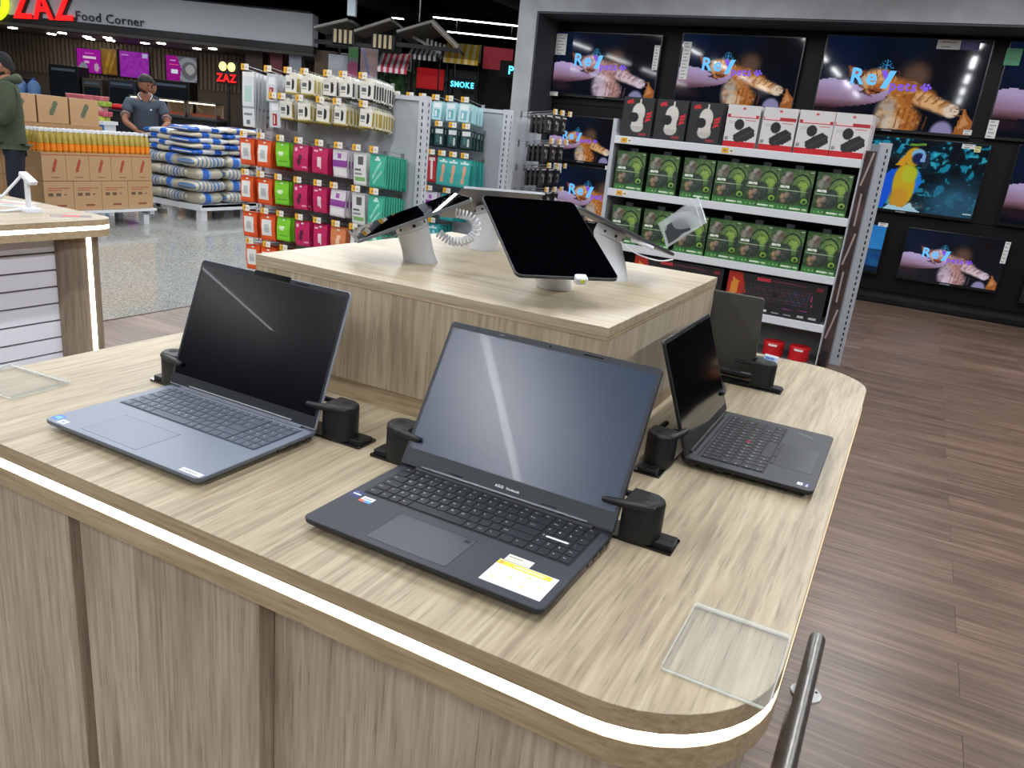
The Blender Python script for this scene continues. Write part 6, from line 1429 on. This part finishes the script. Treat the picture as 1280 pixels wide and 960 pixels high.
# ---------------------------------------------------------------- food court with pergola roofs and awnings
def slant(mb, pts, th, k=None):
    """thin slab from a quad of points, thickened downwards"""
    V = list(pts) + [(x, y, z - th) for x, y, z in pts]; mb.add(V, [(0, 1, 2, 3), (7, 6, 5, 4), (0, 4, 5, 1), (1, 5, 6, 2), (2, 6, 7, 3), (3, 7, 4, 0)], k); return mb
m_per = mat('pergola_brown', '#4a443d', 0.7); m_rail = mat('pergola_edge', '#8a8782', 0.5); m_tan = mat('pergola_tan', '#a39274', 0.7)
def lean_roof(label, uL, zL, uR, zR, uT, D0=17.0, D1=19.0, bat=None, gable=None):
    """roof edge rising to the right, level ridge slab behind; optional right hand slope"""
    t = FT('pergola_roof', label, 'roof', (uL + uR) / 2, D0, 0); c = (uL + uR) / 2
    a, b_, e = uL - c, uR - c, uT - c
    q = MB(); slant(q, [(a, 0, zL), (b_, 0, zR), (b_, D1 - D0, zR), (a, D1 - D0, zL)], 0.05); q.build('roof_slope', m_per, t)
    q = MB(); q.tube([(a, -0.03, zL - .01), (b_, -0.03, zR - .01)], 0.028, n=6); q.build('edge_rail', m_rail, t)
    if gable:
        g, zg = gable[0] - c, gable[1]
        q = MB(); slant(q, [(b_, 0, zR), (g, 0, zg), (g, D1 - D0, zg), (b_, D1 - D0, zR)], 0.05); q.build('roof_slope', m_per, t)
        q = MB(); slant(q, [(b_, 0.02, zR - .06), (g, 0.02, zg - .06), (g, D1 - D0, zg - .06), (b_, D1 - D0, zR - .06)], 0.02); q.build('lining', m_tan, t)
        q = MB(); q.tube([(b_, -0.03, zR), (g, -0.03, zg)], 0.045, n=6); q.build('edge_rail', m_rail, t)
        q = MB(); q.tube([(a + .25, 0.5, zL - .02), (b_ + .15, 0.5, zL - .28)], 0.03, n=6); q.build('strut', m_rail, t)
        q = MB(); q.box(a, g, 0.02, 0.1, zg - .10, zg - .02); q.build('tie_beam', M_BLACK2, t)
        for i in range(5): q = MB(); q.box(b_ - .18 + i * .09, b_ - .13 + i * .09, 0.6, .68, zg - .05, zg + .16 - .02 * i); q.build('lattice', m_rail, t)
        q = MB(); q.box(g - .3, g - .25, D1 - D0 - .1, D1 - D0, 0, zg + .05); q.build('post', M_BLACK2, t)
    else:
        q = MB(); slant(q, [(b_, 0, zR), (e, 0, zR - .02), (e, D1 - D0, zR - .02), (b_, D1 - D0, zR)], 0.05); q.build('roof_slope', m_per, t)
        q = MB(); q.box(a, e, 0.02, 0.08, zL - .30, zL - .22); q.build('tie_beam', M_BLACK2, t)
        q = MB(); q.box(a, e, 0.9, 0.96, zL - .28, zR - .05); q.build('infill', mat('infill_dark', '#1c1a19', .8), t)
    if bat:
        for i in range(4): q = MB(); x_ = bat[0] - c + i * .105; q.box(x_, x_ + .055, -0.05, -0.02, bat[1] - .25, bat[1]); q.build('batten', m_tan, t)
        q = MB(); q.box(bat[0] - c - .04, bat[0] - c + .42, -0.02, 0.02, bat[1] - .26, bat[1] + .01); q.build('backing', M_BLACK2, t)
    q = MB(); q.box(a + .02, a + .06, D1 - D0 - .1, D1 - D0, 0, zL); q.build('post', M_BLACK2, t)
    return t
lean_roof('brown pergola roof, leftmost of three, next to the sign band', -4.74, 3.09, -4.06, 3.30, -3.95)
lean_roof('brown pergola roof with tan battens, middle of three', -3.92, 3.10, -3.19, 3.39, -3.12, bat=(-4.33, 3.09))
lean_roof('brown gabled pergola roof with tan battens, rightmost of three', -3.06, 3.17, -2.36, 3.43, 0, bat=(-3.52, 3.07), gable=(-1.79, 2.99))
def awning(label, u0, u1, D, zt, zb, c1, c2, n, dep=0.5):
    t = FT('awning', label, 'awning', (u0 + u1) / 2, D, 0); W = (u1 - u0)
    for i in range(n):
        xa = -W / 2 + W * i / n; xb = xa + W / n; q = MB()
        slant(q, [(xa, -dep, zb + .10), (xb, -dep, zb + .10), (xb, 0, zt), (xa, 0, zt)], 0.012); q.box(xa, xb, -dep - .01, -dep, zb, zb + .10)
        q.build('stripe', mat('awn_' + (c1 if i % 2 else c2)[1:], c1 if i % 2 else c2, 0.7), t)
    q = MB(); q.tube([(W / 2, -dep, zb + .1), (W / 2, 0, zb + .1), (W / 2, 0, zt), (W / 2, -dep, zb + .1)], 0.015, n=5); q.tube([(-W / 2, -dep, zb + .1), (-W / 2, 0, zb + .1), (-W / 2, 0, zt), (-W / 2, -dep, zb + .1)], 0.015, n=5); q.build('frame', m_rail, t)
    for sx in (-1, 1): q = MB(); q.box(sx * W * .45 - .015, sx * W * .45 + .015, 0, .03, 0, zt); q.build('post', M_BLACK2, t)
awning('red and white striped awning in the food court', -3.52, -2.9, 18.0, 2.84, 2.40, '#a8283a', '#c9c0c4', 10)
awning('black and white striped awning in the food court', -2.98, -2.33, 18.6, 3.05, 2.76, '#1b1d22', '#c8ccd2', 12)
awning('yellow striped awning in the food court', -2.22, -1.46, 18.6, 3.22, 2.76, '#e0b020', '#e8d8a0', 10)
def board(name, label, cat, u0, u1, z0, z1, D, cv=None, col='#a01a20', emit=0.0):
    t = FT(name, label, cat, (u0 + u1) / 2, D, z0); W = u1 - u0; H = z1 - z0
    MB().box(-W / 2, W / 2, 0, 0.05, 0, H).build('panel', mat('board_' + col[1:], col, 0.6, emit=col if emit else None, es=emit), t)
    if cv is not None: ob('picture', cv.grid(W * .96, H * .96, Matrix.Translation((0, -0.004, H * .02)), PIC_PRT), t)
    MB().box(-W / 2 - .02, W / 2 + .02, 0.05, 0.09, -z0, H + .02).build('frame', M_BLACK2, t)
    return t
board('sign_board', 'bright red sign board in the food court under the black and white awning', 'sign', -2.9, -2.28, 2.22, 2.66, 18.9, col='#c0101a', emit=.25)
board('sign_board', 'pinkish red sign board beside the concrete column', 'sign', -1.44, -0.76, 2.80, 3.27, 19.2, col='#b83a48', emit=.15)
gb = Cv(30, 24, '#1d3a24').noise(10, '#3f7a3c', 4, .9, thr=.5).noise(14, '#0e1f12', 7, .9, thr=.6)
board('mural', 'dark green leafy mural left of the red sign board', 'mural', -3.9, -2.95, 1.6, 2.85, 19.4, gb, '#16301c')
gb2 = Cv(40, 30, '#1a2c20').noise(10, '#2f6a34', 14, .9, thr=.55).ell(.6, .35, .36, .34, '#7f7c84', soft=.1).ell(.6, .33, .28, .24, '#94808e', soft=.4).rect(.45, .3, .75, .42, '#b89a5a')
board('mural', 'green leafy mural with a grey arch and round emblem beside the column', 'mural', -1.45, -0.55, 1.5, 2.74, 19.4, gb2, '#16301c')
gb3 = Cv(30, 24, '#1a1c20').noise(8, '#2b4a30', 24, .8, thr=.5).rect(0, .85, 1, 1, '#3a3d42').ell(.5, .5, .4, .25, '#2a2c32')
board('mural', 'dark shop front between the red sign board and the leafy mural', 'mural', -2.23, -1.50, 1.5, 2.74, 19.4, gb3, '#1b1d20')
t = FT('neon_sign', 'cyan neon sign in the middle of the food court', 'sign', -1.83, 18.8, 2.32)
MB().text('SMOKE', 0.17, (0, -0.02, 0), Matrix.Rotation(PI / 2, 4, 'X'), bold=True, center=True, depth=.01, sx=.9).build('lettering', mat('neon_cyan', '#20a0c0', 0.5, emit='#58d8f8', es=2.2), t); MB().box(-.3, .3, .01, .04, -.05, .2).build('backing', M_BLACK2, t); MB().box(-.02, .02, .04, .08, -2.32, .1).build('post', M_BLACK2, t)
t = FT('sign_board', 'black sign with cyan letters half hidden by the concrete column', 'sign', -0.72, 18.5, 2.62)
MB().box(-.28, .4, .01, .06, 0, .34).build('panel', M_BLACK2, t); MB().text('PA', 0.24, (-.09, -.0, .07), Matrix.Rotation(PI / 2, 4, 'X'), bold=True, depth=.01).build('lettering', MATS['neon_cyan'], t); MB().box(.1, .16, .06, .12, -2.62, .2).build('post', M_BLACK2, t)
bn = Cv(16, 30, '#8d90a8').ell(.5, .7, .3, .3, '#a98a88', soft=.5).ell(.4, .3, .2, .3, '#b89a98', soft=.5).line(.2, .9, .8, .1, .08, '#7a82b0')
board('banner', 'pale blue banner with figures in the food court', 'banner', -3.98, -3.60, 1.7, 2.95, 17.9, bn, '#8d90a8')
bn2 = Cv(10, 30, '#6c7078').ell(.5, .85, .4, .1, '#3f7a3c').ell(.5, .55, .35, .14, '#a0406a').ell(.5, .25, .35, .1, '#6a4a9a')
board('banner', 'narrow banner with coloured round prints beside the pale blue banner', 'banner', -4.24, -4.03, 1.7, 2.95, 17.9, bn2, '#6c7078')
board('shutter', 'grey shutter behind the narrow banner', 'shutter', -4.75, -4.27, 0.2, 2.7, 18.2, None, '#a9adb6')
for i, (u, D, c) in enumerate(((-4.9, 24.6, '#3a3d44'), (-0.8, 22.5, '#33363c'), (-3.6, 22.4, '#2d3036'))):
    o = FT('kiosk', 'dark closed kiosk at the far end of the food court, %s' % ('left', 'right', 'middle')[i], 'kiosk', u, D); MB().box(-1.1, 1.1, 0, .8, 0, 2.6).build('body', mat('kiosk_%d' % i, c, .7), o); MB().box(-1.2, 1.2, -.2, .9, 2.6, 2.7).build('roof', M_BLACK, o); MB().box(-1.0, 1.0, -.02, 0, 1.1, 2.2).build('hatch', mat('hatch_grey', '#4c5560', .4), o)
# slender steel hanger in front of the lamps
o = FT('ceiling_hanger', 'thin steel hanger rod dropping from the dark ceiling above the pergola roofs', 'rod', -2.23, 14.5, 0); MB().cyl((0, 0, 3.1), (0, 0, 4.9), 0.012, n=8).build('rod', M_STEEL, o); MB().box(-.04, .04, -.04, .04, 4.86, 4.9).build('plate', M_STEEL, o)
o = FT('steel_duct', 'pale square steel duct dropping between the pergola roofs', 'duct', -3.82, 16.3, 0); MB().box(-.075, .075, -.07, .07, 3.28, 4.9).build('duct_body', mat('duct_pale', '#7d858e', .5), o); MB().box(-.095, .095, -.09, .09, 3.6, 3.66).build('flange', mat('duct_flange', '#aab2ba', .5), o)
